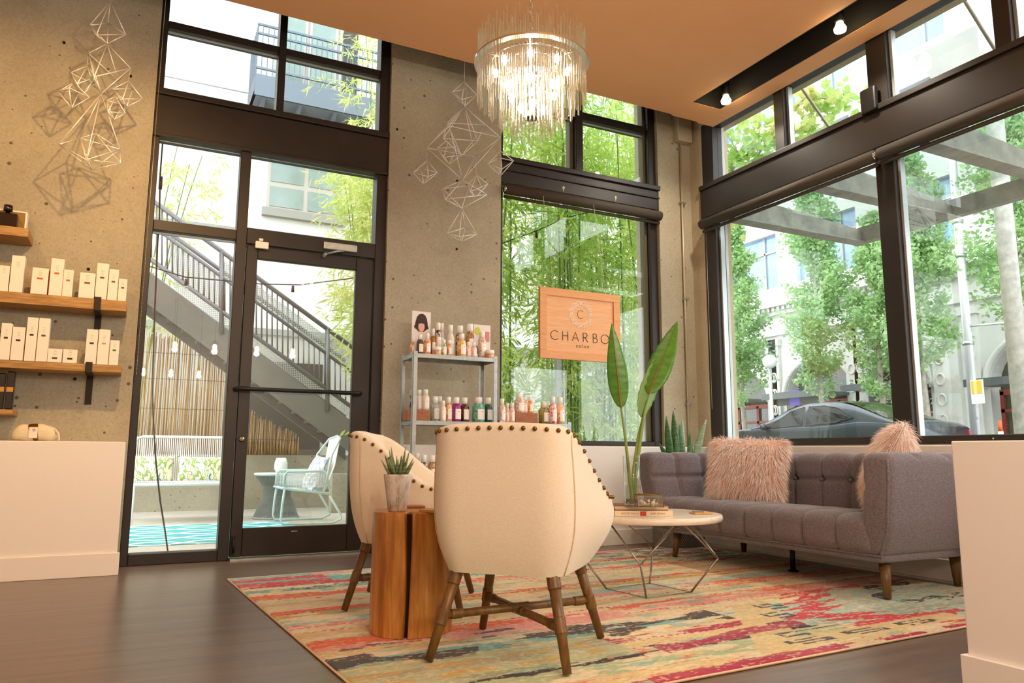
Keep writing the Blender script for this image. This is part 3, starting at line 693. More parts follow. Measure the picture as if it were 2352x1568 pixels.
# ================================================================ SOFA
def fabric(name, a, b, scale=260):
    N = NT(name); v = N.coord((1, .35, 1)); f = N.noise(v, scale, 3, .7); g = N.noise(N.coord((.35, 1, 1)), scale*.9, 3, .7); h = N.math('MULTIPLY', N.math('ADD', f, g), .5)
    N.col(N.ramp(h, [(.36, a), (.64, b)])); N.bump(h, .35, .003); N.set(.95, 0, .15); N.b.inputs['Sheen Weight'].default_value = .25; MATS[name] = N.m; return N.m
M_sofa = fabric('taupe_sofa_weave', '#534c50', '#8e868c')
M_walnut = mat('walnut_leg', '#6a4a22', .38, var=.35, vscale=4, stretch=(14, 14, 1))
def sofa():
    xa, xb, ya, yb, zt = 3.54, 4.50, 2.66, 4.86, .775          # front, back, near end, far end, top
    t = thing('sofa', 'grey brown tufted three seat sofa with angled wooden legs', 'sofa', ((xa+xb)/2, (ya+yb)/2, .016))
    def seam(d, w): return 1.55*exp(-(d/(w*.8))**2)
    def fr(v, p, o=0.): m = ((v-o)/p) % 1.0; return min(m, 1-m)*p
    ncol = 8; y_in0, y_in1 = ya+.16, yb-.16; pit = (y_in1-y_in0)/ncol
    # seat: columns of tufts over the top and down the front
    def fseat(p, n):
        d = seam(fr(p[1], pit, y_in0), .018); bulge = .012*cos(pi*(fr(p[1], pit, y_in0)/pit-.5))
        if n[2] > .2 or n[0] < -.2:
            row = abs(p[0]-(xa+.40)); e = .013*d+.010*seam(row, .02)*(1 if n[2] > .5 else 0)
            btn = .012*seam(math.hypot(row, fr(p[1], pit, y_in0)), .035) if n[2] > .5 else 0
            p = p - np.array([min(n[0], 0)*(e-bulge), 0, max(n[2], 0)*(e+btn-bulge)])
            if n[2] > .3: p[2] -= .03*sm(xa+.25, xb-.2, p[0])
        return p
    V, Fc = rbox((xa+.01, y_in0-.02, .235), (xb-.14, y_in1+.02, .445), .075, (24, 168, 14), fseat)
    MB().add(V, Fc, 0, True).build('seat', M_sofa, t)
    def fback(p, n):
        if n[0] < -.1 or n[2] > .2:
            d = fr(p[1], pit, y_in0); r = abs(p[2]-.605); e = .014*seam(d, .018)+(.014*seam(r, .018) if n[0] < -.5 else 0)+(.014*seam(math.hypot(r, d), .03) if n[0] < -.5 else 0)
            bl = .012*cos(pi*(d/pit-.5)); p = p+np.array([e-bl if n[0] < 0 else 0, 0, -(e-bl)*max(n[2], 0)])
        p[0] += .06*(p[2]-.40); return p
    V, Fc = rbox((xb-.24, ya+.05, .24), (xb-.07, yb-.05, zt), .06, (6, 168, 40), fback)
    bk = MB().add(V, Fc, 0, True).build('backrest', M_sofa, t)
    bt = MB()
    for i in range(1, ncol): bt.sphere((xb-.24+.012+.012, y_in0+i*pit, .605), (.008, .011, .011), 8, 6)
    bt.build('tuft_button', M_sofa, bk)
    for sgn, ye in ((-1, ya), (1, yb)):
        yi = ye-sgn*.17; px = (xb-.2-xa)/3
        def farm(p, n, sgn=sgn):
            inn = -sgn*n[1]
            if inn > .1 or n[2] > .2:
                d = fr(p[0], px, xa); r = abs(p[2]-.605); e = .014*seam(d, .018)*(1 if .08 < p[0]-xa else 0)+(.014*seam(r, .018) if inn > .5 else 0)
                bl = .012*cos(pi*(d/px-.5)); p = p+np.array([0, sgn*(e-bl) if inn > .1 else 0, -(e-bl)*max(n[2], 0)])
            k = p[2]; out = .07*sm(.20, .75, k)-.07; out -= .05*sm(.42, .20, k); p[1] += sgn*(out+.0)   # the arms flare outwards
            p[0] += .035*sm(.5, .2, k)-.02*sm(.4, .77, k); return p
        lo = (xa, min(ye, yi), .235); hi = (xb-.06, max(ye, yi), zt)
        V, Fc = rbox(lo, hi, .045, (52, 8, 40), farm)
        MB().add(V, Fc, 0, True).build('arm', M_sofa, t)
    # outer shell that wraps the sides, back and underside
    def shell_pt(u, v):
        z = .205+.555*v
        fl_ = -.085+.085*sm(.19, .34, z)+.02*v
        y_a, y_b = ya-fl_-.016, yb+fl_+.016; x0_, x1_ = xb-.30, xb+.02*v-.05*sm(.4, .2, z)
        pts = [(x0_, y_a), (x1_-.05, y_a), (x1_, y_a+.05), (x1_, y_b-.05), (x1_-.05, y_b), (x0_, y_b)]
        s = u*5; i = min(4, int(s)); f = s-i; a, b = pts[i], pts[i+1]; return (a[0]+(b[0]-a[0])*f, a[1]+(b[1]-a[1])*f, z)
    sh = MB(); sh.grid(shell_pt, 31, 14); o = sh.build('outer_shell', M_sofa, t); md = o.modifiers.new('thick', 'SOLIDIFY'); md.thickness = .03; md.offset = 0
    V, Fc = rbox((xa+.05, ya+.13, .195), (xb-.06, yb-.13, .255), .03, (14, 40, 4)); MB().add(V, Fc, 0, True).build('base', M_sofa, t)
    # piped front edge
    def rim(ye, sgn, k): return (xa+.013+.035*sm(.5, .2, k)-.02*sm(.4, .77, k), ye-sgn*.013+sgn*(.07*sm(.20, .75, k)-.07-.05*sm(.42, .20, k)), k)
    zz_ = (.75, .68, .6, .52, .45, .40, .36, .32, .28, .25, .24); pp = [rim(ya, -1, z) for z in zz_]+[rim(yb, 1, z) for z in zz_[::-1]]
    MB().tube(pp, .007, 6).build('piping', M_sofa, t)
    for (x, y, dx, dy) in ((3.70, 2.86, -.05, -.045), (3.70, 4.60, -.02, .02), (4.36, 2.90, .04, .02), (4.34, 4.60, .04, .04)):
        MB().cyl((x, y, .215), (x+dx, y+dy, .0165), .034, .019, 16).build('leg', M_walnut, t)
    sl = MB().cyl((3.95, 3.74, .21), (3.95, 3.74, .013), .017, .017, 12).cyl((3.95, 3.74, .022), (3.95, 3.74, .013), .034, .034, 14).build('support_leg', M_black, t); sl['label'] = 'black centre support foot'
sofa()

# ---------------------------------------------------------------- fur cushions
def fur(name, a, b):
    N = NT(name); v = N.coord(); f = N.noise(v, 9, 4)
    N.col(N.ramp(f, [(.3, a), (.7, b)])); N.set(.75, 0, .2); N.b.inputs['Sheen Weight'].default_value = .3
    return N.m
M_fur = fur('peach_fur', '#fbd8c6', '#fff5ee'); M_furb = mat('peach_backing', '#f6cab4', .9)
def cushion(label, cen, nrm, up, W, Hh, T, seed, nh=9000, hl=.075):
    rs = np.random.RandomState(seed); n = Vector(nrm).normalized(); u = Vector(up); u = (u-n*u.dot(n)).normalized(); r = u.cross(n)
    c = Vector(cen); t = thing('fur_cushion', label, 'cushion', c-u*Hh/2, group='peach fur cushions on the sofa')
    def shp(a, b, s):                                             # pillow surface, a,b in -1..1, s side
        k = max(0., (1-abs(a)**2.6)*(1-abs(b)**2.6))**.55; pin = 1-.07*(1-abs(a)**2)*(abs(b)**3)-.0
        return c+r*(a*W/2*(1-.06*(1-b*b)*0-.05*(1-abs(a))*0))*(1-.05*(1-b*b)) + u*(b*Hh/2)*(1-.05*(1-a*a)) + n*(s*T/2*k)
    q = MB()
    for s in (1, -1): q.grid(lambda i, j, s=s: shp(-1+2*i, -1+2*j, s), 22, 22)
    q.build('cover', M_furb, t, flip=True, merge=True)
    Vv = []; Fq = []; k = 0
    down = -u
    for i in range(nh):
        a, b = rs.uniform(-1, 1, 2); s = 1 if rs.rand() < .62 else -1
        if rs.rand() < .18:
            if rs.rand() < .5: a = math.copysign(1, a)
            else: b = math.copysign(1, b)
        p = shp(a, b, s); e = 2e-2
        out = (n*s*(1-max(abs(a), abs(b))**4)+r*a*abs(a)**3*1.1+u*b*abs(b)**3*1.1+n*s*.05).normalized()
        d = (out*1.0+down*.8+r*rs.normal(0, .28)+u*rs.normal(0, .28)+n*rs.normal(0, .2)).normalized()
        L = hl*rs.uniform(.6, 1.25); side = d.cross(Vector(rs.normal(0, 1, 3))).normalized(); w0 = .0011*rs.uniform(.7, 1.6)
        pts = [p, p+d*L*.4+out*.006, p+d*L*.75+down*L*.12, p+d*L+down*L*.32]
        for j, pt in enumerate(pts):
            ww = side*w0*(1, .9, .6, .12)[j]; Vv.append(tuple(pt-ww)); Vv.append(tuple(pt+ww))
        for j in range(3): Fq.append((k+2*j, k+2*j+1, k+2*j+3, k+2*j+2))
        k += 8
    f = fast_mesh('fur', np.array(Vv), np.array(Fq), M_fur, t); f['kind'] = 'stuff'
cushion('peach long fur cushion at the far end of the sofa', (4.02, 4.20, .645), (-.80, -.42, .30), (.25, .1, 1), .50, .46, .15, 1, 15000)
cushion('peach long fur cushion half hidden by the near sofa arm', (4.02, 3.03, .70), (-.62, .70, .30), (.22, -.16, 1), .46, .46, .15, 2, 14000)

# ================================================================ ARMCHAIRS
M_linen = fabric('cream_linen', '#e4d5bc', '#f1e6d3', 320)
M_rattan = mat('dark_rattan', '#6b4a20', .4, var=.4, vscale=10, stretch=(6, 6, 1))
M_nail = mat('brass_nail', '#7a5a28', .35, .85)
def armchair(name, label, loc, rz):
    t = thing(name, label, 'chair', loc, rz, 'cream nailhead armchairs'); I4 = _mw(t)
    # plan path of the shell (back at -y, arms forward)
    def path(z, off):
        v = (z-.33)/.53; b = .265+.045*v; a = .262+.012*sm(.33, .5, z); af = a+.055*sm(.33, .55, z); fr_ = .33; rc = .11
        P = [(-af+.02, fr_), (-af, fr_-.10), (-af-.005, fr_-.25), (-a, -b+rc)]
        for k in range(1, 8):
            an = pi+k*(pi/2)/8; P.append((-a+rc+rc*cos(an), -b+rc+rc*sin(an)))
        P += [(-a+rc, -b)]; P += [(a-rc, -b)]
        for k in range(1, 8):
            an = 1.5*pi+k*(pi/2)/8; P.append((a-rc+rc*cos(an), -b+rc+rc*sin(an)))
        P += [(a, -b+rc), (af+.005, fr_-.25), (af, fr_-.10), (af-.02, fr_)]
        return P
    def samp(P, s):
        L = [0]
        for i in range(1, len(P)): L.append(L[-1]+math.hypot(P[i][0]-P[i-1][0], P[i][1]-P[i-1][1]))
        d = s*L[-1]
        for i in range(1, len(P)):
            if d <= L[i]+1e-9:
                f = (d-L[i-1])/max(1e-9, L[i]-L[i-1]); x = P[i-1][0]+(P[i][0]-P[i-1][0])*f; y = P[i-1][1]+(P[i][1]-P[i-1][1])*f
                tx, ty = P[i][0]-P[i-1][0], P[i][1]-P[i-1][1]; l = math.hypot(tx, ty); return x, y, -ty/l, tx/l
        return P[-1][0], P[-1][1], 0, 0
    def ztop(s):
        k = abs(s-.5)*2; return .885-.012*(k/.3)**2*(k < .3)-.012*(k >= .3)-.255*sm(.30, .80, k)-.01*sm(.78, 1, k)
    def zbot(s): k = abs(s-.5)*2; return .328+.10*sm(.82, 1.0, k)**2
    TH = .055
    def pt(s, w):
        """w 0..1 outer bottom->top, 1..2 over the rolled top, 2..3 inner down to the seat"""
        zt, zb = ztop(s), zbot(s)
        if w <= 1:
            z = zb+(zt-.028-zb)*w; x, y, nx_, ny_ = samp(path(z, 0), s); tuck = .03*(1-w)**6; bul = .012*sin(pi*min(1, w*1.1))
            return (x+nx_*(tuck-bul), y+ny_*(tuck-bul), z)
        if w <= 2:
            an = pi*(w-1); x, y, nx_, ny_ = samp(path(zt-.028, 0), s); d = TH/2*(1-cos(an)); return (x+nx_*d, y+ny_*d, zt-.028+.028*sin(an))
        f = w-2; z = zt-.028+(.40-zt+.028)*f; x, y, nx_, ny_ = samp(path(z, 0), s); d = TH+.02*sin(pi*f*.5); return (x+nx_*d, y+ny_*d, z)
    # orient inward normals: path runs left arm -> back -> right arm, inside is to the left of travel
    q = MB(); nu = 73; ws = [i/11 for i in range(12)]+[1+i/6 for i in range(1, 7)]+[2+i/6 for i in range(1, 7)]; nv = len(ws)
    Vs = []
    for i in range(nu):
        s = i/(nu-1)
        for w in ws:
            x, y, z = pt(s, w); Vs.append((x, y, z))
    Fs = [(i*nv+j, (i+1)*nv+j, (i+1)*nv+j+1, i*nv+j+1) for i in range(nu-1) for j in range(nv-1)]
    # close the arm fronts
    Fs.append(tuple(range(nv))); Fs.append(tuple((nu-1)*nv+j for j in range(nv-1, -1, -1)))
    q.add(Vs, Fs, 0, True); sh = q.build('shell', M_linen, t, local=True, flip=True, merge=True)
    MW[sh.name] = I4
    # seat with rounded front and the padded bottom
    def fs(p, n):
        p = np.array(p); k = 1-.10*sm(.1, -.25, p[1])-.06*sm(.42, .33, p[2]); p[0] *= k; return p
    V, Fc = rbox((-.25, -.235, .338), (.25, .345, .455), .055, (14, 16, 6), fs); MB().add(V, Fc, 0, True).build('seat', M_linen, t, local=True)
    # back corner seams
    for sg in (-1, 1):
        s = .5+sg*.175; pts = []
        for w in [i/10 for i in range(11)]:
            x, y, z = pt(s, w); _, _, nx_, ny_ = samp(path(z, 0), s); pts.append((x-nx_*.0015, y-ny_*.0015, z))
        MB().tube(pts, .0025, 5).build('seam', mat('linen_seam', '#dcc7a2', .9), t, local=True)
    # brass nail heads along the outer rim
    nl = None; N = 40
    for i in range(N):
        s = (i+.5)/N; x, y, z = pt(s, 1.08); _, _, nx_, ny_ = samp(path(z, 0), s); M = Matrix.Translation((x-nx_*.002, y-ny_*.002, z))
        if nl is None: nl = MB().sphere((0, 0, 0), .0088, 8, 6).build('nail', M_nail, t, local=True); nl.matrix_basis = M
        else: linked('nail', nl, t, M)
    def sleeve(p, q_, r, par):
        k = 13; MB().tube([p.lerp(q_, i/(k-1)) for i in range(k)], [r+(.0028 if i % 2 else .0008) for i in range(k)], 12).build('wrapping', M_rattan, par, local=True)
    # splayed rattan legs with wrapped joints and crossed stretchers
    feet = [(-.262, -.283), (.262, -.283), (.262, .283), (-.262, .283)]; mids = []
    for (fx, fy) in feet:
        top = Vector((fx*.70, fy*.68, .35)); foot = Vector((fx, fy, .0165)); lg = MB().cyl(top, foot, .023, .016, 14).build('leg', M_rattan, t, local=True)
        d = (foot-top); mids.append(top+d*.55)
        for f0, f1 in ((.06, .20), (.47, .63)): sleeve(top+d*f0, top+d*f1, .0235-.006*f0, lg)
    for a, b in ((0, 2), (1, 3)):
        dz = .006 if a == 0 else -.006; st = MB().cyl(mids[a]+Vector((0, 0, dz)), mids[b]+Vector((0, 0, dz)), .0155, .0155, 12).build('stretcher', M_rattan, t, local=True)
        d = mids[b]-mids[a]; o_ = mids[a]+Vector((0, 0, dz))
        for f0, f1 in ((.05, .12), (.44, .56), (.88, .95)): sleeve(o_+d*f0, o_+d*f1, .0165, st)
    return t
armchair('armchair', 'cream linen nailhead armchair with its back to the room', (1.417, 2.745, 0), radians(-45))
armchair('armchair', 'cream linen nailhead armchair behind the tree stump', (1.353, 3.84, 0), radians(-29.4-90))
# ================================================================ STUMP TABLE AND WHAT STANDS ON IT
def stump():
    N = NT('oiled_stump_wood'); v = N.coord((1, 1, .12)); f = N.noise(v, 22, 6, .6, .4); g = N.noise(N.coord((1, 1, .05)), 60, 4)
    c = N.ramp(f, [(.25, '#8a5220'), (.5, '#bf7e34'), (.75, '#dda656')]); N.col(N.mix(.35, c, N.ramp(g, [(.35, (.45, .4, .35)), (.6, (1, 1, 1))]), 'MULTIPLY')); N.bump(g, .25, .003); N.set(.3, 0, .5)
    cx_, cy_, R, Hh = 1.135, 3.25, .172, .52; ca = atan2(-cy_, -cx_)-.10
    t = thing('stump_table', 'polished split tree stump used as a side table', 'side table', (cx_, cy_, .0125))
    rs = random.Random(4); ph = [rs.uniform(0, 6) for _ in range(6)]
    def rad(a, z):
        r = R*(1+.035*cos(2*a+ph[0])+.03*cos(3*a+ph[1])+.014*cos(7*a+ph[2])+.006*cos(15*a+ph[3]+z*3))*(1+.02*(.3-z))
        d = (a-ca-.05*sin(z*5)+pi) % (2*pi)-pi; w = .045+.03*sm(.2, .55, z)
        return r*(1-.45*exp(-(d/w)**4)) if abs(d) < .3 else r
    na = 240; zs = [.0125, .03, .10, .18, .26, .34, .42, .48, .515, Hh]; Vs = []; q = MB()
    for z in zs:
        for i in range(na):
            a = 2*pi*i/na; r = rad(a, z)*(1 if z < Hh else .985); Vs.append((cx_+r*cos(a), cy_+r*sin(a), z))
    n = len(zs); Fs = [(k*na+i, k*na+(i+1) % na, (k+1)*na+(i+1) % na, (k+1)*na+i) for k in range(n-1) for i in range(na)]
    Vs.append((cx_, cy_, Hh)); Fs += [((n-1)*na+i, (n-1)*na+(i+1) % na, len(Vs)-1) for i in range(na)]
    q.add(Vs, Fs, 0, True); o = q.build('trunk', N.m, t)
    k = MB()
    def crk(i, j):
        z = .0125+(.50)*i; a = ca+.05*sin(z*5); r = R*.80; w = (j-.5)*.028*(.6+.8*z)
        return (cx_+r*cos(a)-sin(a)*w, cy_+r*sin(a)+cos(a)*w, z)
    k.grid(crk, 12, 3); k.build('crack', mat('crack_dark', '#2a1206', .9), t)
stump()
def pot_plant():
    p = fl(912, 1174, .52); x, y, z = p.x, p.y, .521
    t = thing('potted_succulent', 'striped succulent in a whitewashed clay pot on the stump', 'potted plant', (x, y, z))
    N = NT('whitewashed_clay'); f = N.noise(N.coord((1, 1, .35)), 38, 6, .65); N.col(N.ramp(f, [(.35, '#a5907a'), (.5, '#d9d0c2'), (.7, '#efe9df')])); N.bump(f, .4, .004); N.set(.9)
    MB().lathe([(.036, 0), (.040, .003), (.061, .150), (.062, .158), (.055, .158), (.052, .13)], 28, (x, y, z)).build('pot', N.m, t)
    MB().lathe([(.0, .135), (.053, .137)], 20, (x, y, z), cap=False).build('soil', mat('potting_soil', '#3a2a1c', .95), t)
    rs = random.Random(2); mg = mat('zebra_leaf', '#6d7d52', .5, var=.5, vscale=70, stretch=(.2, .2, 3))
    for k in range(22):
        a = k*2.4; tilt = .15+.75*(k/22); L = rs.uniform(.085, .125)*(1.1-.25*tilt); d = Vector((cos(a)*sin(tilt), sin(a)*sin(tilt), cos(tilt))); b = Vector((x+.012*cos(a), y+.012*sin(a), z+.132))
        MB().tube([b, b+d*L*.35, b+d*L*.7+Vector((0, 0, .006)), b+d*L+Vector((0, 0, .016))], [.008, .0085, .0052, .0008], 6).build('leaf', mg, t)
pot_plant()
def coaster(p, w, d, h, rz, label, m, name='coaster'):
    o = MB().box((-w/2, -d/2, 0), (w/2, d/2, h)).build(name, m, None, bevel=.0015, local=True); o.location = p; o.rotation_euler = (0, 0, rz); MW[o.name] = Matrix.Translation(p) @ Matrix.Rotation(rz, 4, 'Z')
    return tag(o, label, 'coaster')
M_cork = mat('kraft_coaster', '#c9a469', .7, var=.15, vscale=30)
pp = fl(985, 1176, .52); coaster((pp.x+.03, pp.y, .521), .10, .10, .011, .3, 'gold edged square coaster nearer on the stump', M_cork)
pp = fl(958, 1167, .52); coaster((pp.x+.01, pp.y+.05, .521), .08, .08, .009, -.2, 'thin copper square coaster behind on the stump', mat('copper_coaster', '#b06a44', .4, .5))

# ================================================================ COFFEE TABLE
def marble():
    N = NT('cream_marble'); f = N.noise(N.coord(), 7, 7, .6, 1.2); N.col(N.ramp(f, [(.35, '#f2e8d8'), (.6, '#e9dbc6'), (.72, '#d6bd9c')])); N.set(.22, 0, .5); return N.m
M_nickel = mat('brushed_nickel_rod', '#9c9488', .3, .85)
tcx, tcy, tz = 2.65, 3.57, .44
CT = thing('coffee_table', 'round cream topped coffee table on a bent wire base', 'coffee table', (tcx, tcy, .0125))
MB().lathe([(.395, tz-.036), (.415, tz-.034), (.421, tz-.018), (.416, tz-.002), (.405, tz)], 64, (tcx, tcy, 0)).build('top', marble(), CT)
def az(r, a, z): return Vector((tcx+r*cos(radians(a)), tcy+r*sin(radians(a)), z))
A0 = -42
for k in range(4):
    a = A0+90*k; m_ = az(.385, a, .205); f_ = az(.235, a+3, .016)
    MB().tube([m_, f_], .0055, 8).build('leg', M_nickel, CT)
    for sgn in (-1, 1): MB().tube([m_, az(.28, a+sgn*42, tz-.035)], .005, 8).build('brace', M_nickel, CT)
    MB().tube([az(.235, a+3, .016), az(.235, a+93, .016)], .0022, 6).build('floor_wire', M_nickel, CT)
# books on the table
bd = Vector((.894, -.448, 0)); bb = Vector((.448, .894, 0)); brz = atan2(-.448, .894)
be = fl(1548, 1182, .45)
def book(name, c, w, d, z0, z1, label, cover, spine):
    t = thing(name, label, 'book', (c.x, c.y, z0), brz, 'books on the coffee table')
    h = z1-z0; cv = 0.0025
    MB().box((-w/2+.004, -d/2+.003, cv), (w/2-.004, d/2-.004, h-cv)).build('pages', mat('page_block', '#e8dcc4', .9), t, local=True)
    MB().box((-w/2, -d/2, 0), (w/2, d/2, cv)).box((-w/2, -d/2, h-cv), (w/2, d/2, h)).box((-w/2, -d/2-.001, 0), (w/2, -d/2+.002, h)).build('cover', [cover], t, local=True)
    return t
bc = be-bd*.16+bb*.115
M_cov1 = mat('cream_book_cover', '#e9d8bb', .6); M_cov2 = mat('brown_book_cover', '#8a4a26', .6)
b1 = book('book', bc, .31, .225, tz+.001, tz+.030, 'lower cream book with a red spine block on the coffee table', M_cov1, None)
MB().box((-.02, -.1145, .003), (.012, -.1137, .026)).build('spine_block', mat('red_spine', '#d23a2a', .6), b1, local=True)
M_ink = mat('red_ink', '#b8654c', .7)
for tx_, x_ in (('WOOD WALLS', -.075), ('AND SIDING', .075)):
    Mx = _mw(b1) @ Matrix.Translation((x_, -.1142, .0145)) @ Matrix.Rotation(pi/2, 4, 'X'); text('spine_title', tx_, .013, Mx, M_ink, b1, depth=.0002, spacing=1.1)
b2 = book('book', bc-bd*.008+bb*.01, .285, .21, tz+.0315, tz+.056, 'upper pale book with a brown cover under the vase', M_cov2, None)
MB().box((-.1425, -.1065, .004), (.1425, -.1058, .021)).build('spine_block', mat('pale_spine', '#cdbb99', .7), b2, local=True)
bz = tz+.0575
# glass vase with bird of paradise leaves
M_clear = glassmat('clear_vase_glass', (.97, .985, .975), 1.6); M_water = glassmat('vase_water', (.90, .95, .92), .6)
vp = fl(1452, 1160, bz); VX, VY = vp.x, vp.y
VS = thing('glass_vase', 'tall clear glass cylinder vase on the coffee table', 'vase', (VX, VY, bz))
q = MB(); ro, ri, vh = .046, .0425, .265
q.lathe([(ro, 0), (ro, vh), (ri, vh), (ri, .008), (.001, .008)], 32, (VX, VY, bz)); q.build('cylinder', M_clear, VS)
MB().lathe([(.041, .009), (.041, .105)], 24, (VX, VY, bz)).build('water', M_water, VS)
rs = random.Random(8)
for k in range(26):
    a = rs.uniform(0, 6.28); r = rs.uniform(0, .032); s = rs.uniform(.006, .011); MB().sphere((VX+r*cos(a), VY+r*sin(a), bz+.012+rs.uniform(0, .022)), (s, s, s*.8), 7, 5).build('pebble', mat('vase_pebble_dark' if k % 3 else 'vase_pebble_pale', '#2d2a26' if k % 3 else '#b9aa94', .5), VS)
LF = thing('paradise_leaves', 'two tall bird of paradise leaves standing in the vase', 'plant', (VX, VY, bz+.04))
M_leaf = mat('paradise_leaf', '#4f8a2a', .35, var=.25, vscale=14, stretch=(1, 1, 3)); M_leafb = mat('paradise_leaf_back', '#7aa05a', .45); M_mid = mat('red_midrib', '#a5552f', .5); M_stem = mat('paradise_stem', '#7f9a45', .45)
def leaf(base, tip, width, nrm, bend, m, fold=.25, mid=True):
    b = Vector(base); e = Vector(tip); n = Vector(nrm).normalized(); ax = (e-b); L = ax.length; sd = ax.cross(n).normalized()
    def fn(i, j):
        w = width*(sin(pi*min(1, i**.75))**.8)*(1-.25*i) if 0 < i < 1 else .0005; s = (j-.5)*2; c = b+ax*i+n*(bend*sin(pi*i))
        return tuple(c+sd*(s*w)+n*(abs(s)*w*fold)+n*(.004*sin(i*60)*abs(s)))
    o = MB().grid(fn, 26, 9).build('leaf', m, LF); md = o.modifiers.new('thick', 'SOLIDIFY'); md.thickness = .0015
    if mid:
        pts = [b+ax*(k/14)+n*(bend*sin(pi*k/14)-.002) for k in range(14)]; MB().tube(pts, [.0042*(1-k/15) for k in range(14)], 6).build('midrib', M_mid, o)
    return o
def vpx(x, y, dy=0.): return onp(x, y, 1, VY+dy)
vb = Vector((VX, VY, bz+.03)); tocam = Vector((-VX, -VY, 0)).normalized()
l1b, l1t = vpx(1427, 938), vpx(1405, 742); leaf(l1b, l1t, .062, -tocam, -.012, M_leaf)
l2b, l2t = vpx(1490, 905), vpx(1556, 737); leaf(l2b, l2t, .080, -tocam+Vector((.5, 0, 0)), -.01, M_leaf, .2)
l3b, l3t = vpx(1472, 958, .02), vpx(1538, 775, .03); leaf(l3b, l3t, .070, -tocam+Vector((-.7, .2, 0)), .0, M_leafb, .3, False)
MB().tube([vb, vpx(1445, 1090), vpx(1437, 1010), l1b, l1b.lerp(l1t, .3)], [.010, .009, .008, .006, .003], 8).build('stem', M_stem, LF)
MB().tube([vb+Vector((.012, 0, 0)), vpx(1460, 1085), vpx(1472, 1000), vpx(1482, 940), l2b.lerp(l2t, .2)], [.013, .012, .010, .008, .003], 8).build('stem', M_stem, LF)
MB().tube([vb+Vector((.004, .01, 0)), vpx(1455, 1080), vpx(1466, 1000, .015), l3b.lerp(l3t, .2)], [.010, .009, .007, .003], 8).build('stem', M_stem, LF)
# brass edged glass box of shells
gp = fl(1491, 1163, bz); GB = thing('glass_box', 'small brass edged glass box filled with shells', 'glass box', (gp.x, gp.y, bz), brz)
w, d, h = .135, .085, .062
MB().box((-w/2, -d/2, .002), (w/2, d/2, .004)).box((-w/2, -d/2, .004), (w/2, -d/2+.002, h)).box((-w/2, d/2-.002, .004), (w/2, d/2, h)).box((-w/2, -d/2, .004), (-w/2+.002, d/2, h)).box((w/2-.002, -d/2, .004), (w/2, d/2, h)).build('panes', M_clear, GB, local=True)
fe = MB(); C8 = [(sx*w/2, sy*d/2) for sx, sy in ((-1, -1), (1, -1), (1, 1), (-1, 1))]
for z in (.002, h): fe.tube([(a, b, z) for a, b in C8], .0026, 6, closed=True)
for a, b in C8: fe.cyl((a, b, 0), (a, b, h), .0026, .0026, 6)
fe.cyl((0, -d/2, 0), (0, -d/2, h), .0026, .0026, 6); fe.build('brass_frame', M_brass, GB, local=True)
for k in range(24): MB().sphere((rs.uniform(-.05, .05), rs.uniform(-.028, .028), rs.uniform(.012, .032)), (rs.uniform(.006, .012), rs.uniform(.006, .012), rs.uniform(.005, .009)), 7, 5).build('shell', mat(('shell_pale', 'shell_brown', 'shell_white')[k % 3], ('#d8c6a6', '#8a6a48', '#efe8dc')[k % 3], .5), GB, local=True)
cp = fl(1610, 1180, tz); coaster((cp.x, cp.y, tz+.001), .105, .09, .010, brz+.15, 'stack of kraft coasters at the right of the coffee table', M_cork)
coaster((cp.x-.012, cp.y+.008, tz+.012), .06, .05, .004, brz-.1, 'small grey card on the coaster stack', mat('grey_card', '#8f8577', .6), 'card')

# ================================================================ RECEPTION COUNTER, PLANTER
RC = thing('reception_counter', 'cream painted reception counter at the right edge', 'counter', (2.75, .5, 0))
MB().box((2.48, -.9, 0), (3.05, 1.63, .818)).build('body', M_white, RC, bevel=.004); MB().box((2.464, -.9, 0), (2.48, 1.646, .13)).box((2.48, 1.63, 0), (3.05, 1.646, .13)).build('skirting', M_white, RC, bevel=.002)
pl = fl(1570, 1256, 0); PT = thing('floor_planter', 'grey woven planter of snake plants in the corner', 'planter', (4.17, 5.17, 0))
N = NT('grey_woven_planter'); wv_ = N.n('TexWave', wave_type='BANDS'); wv_.inputs['Scale'].default_value = 26; wv_.inputs['Distortion'].default_value = 2; N.l(N.coord((1, 1, 1), (0, .6, .8)), wv_.inputs[0]); N.col(N.ramp(wv_.outputs[0], [(.3, '#6b6964'), (.7, '#b0ada6')])); N.bump(wv_.outputs[0], .6, .01); N.set(.85)
q = MB(); q.box((4.02, 5.03, 0), (4.34, 5.35, .60)); q.build('basket', N.m, PT, bevel=.02)
M_snake = mat('snake_leaf', '#3f6b3a', .35, var=.55, vscale=40, stretch=(.3, .3, 2.5)); M_snake2 = mat('snake_leaf_pale', '#8fae8c', .4, var=.3, vscale=40, stretch=(.3, .3, 2.5))
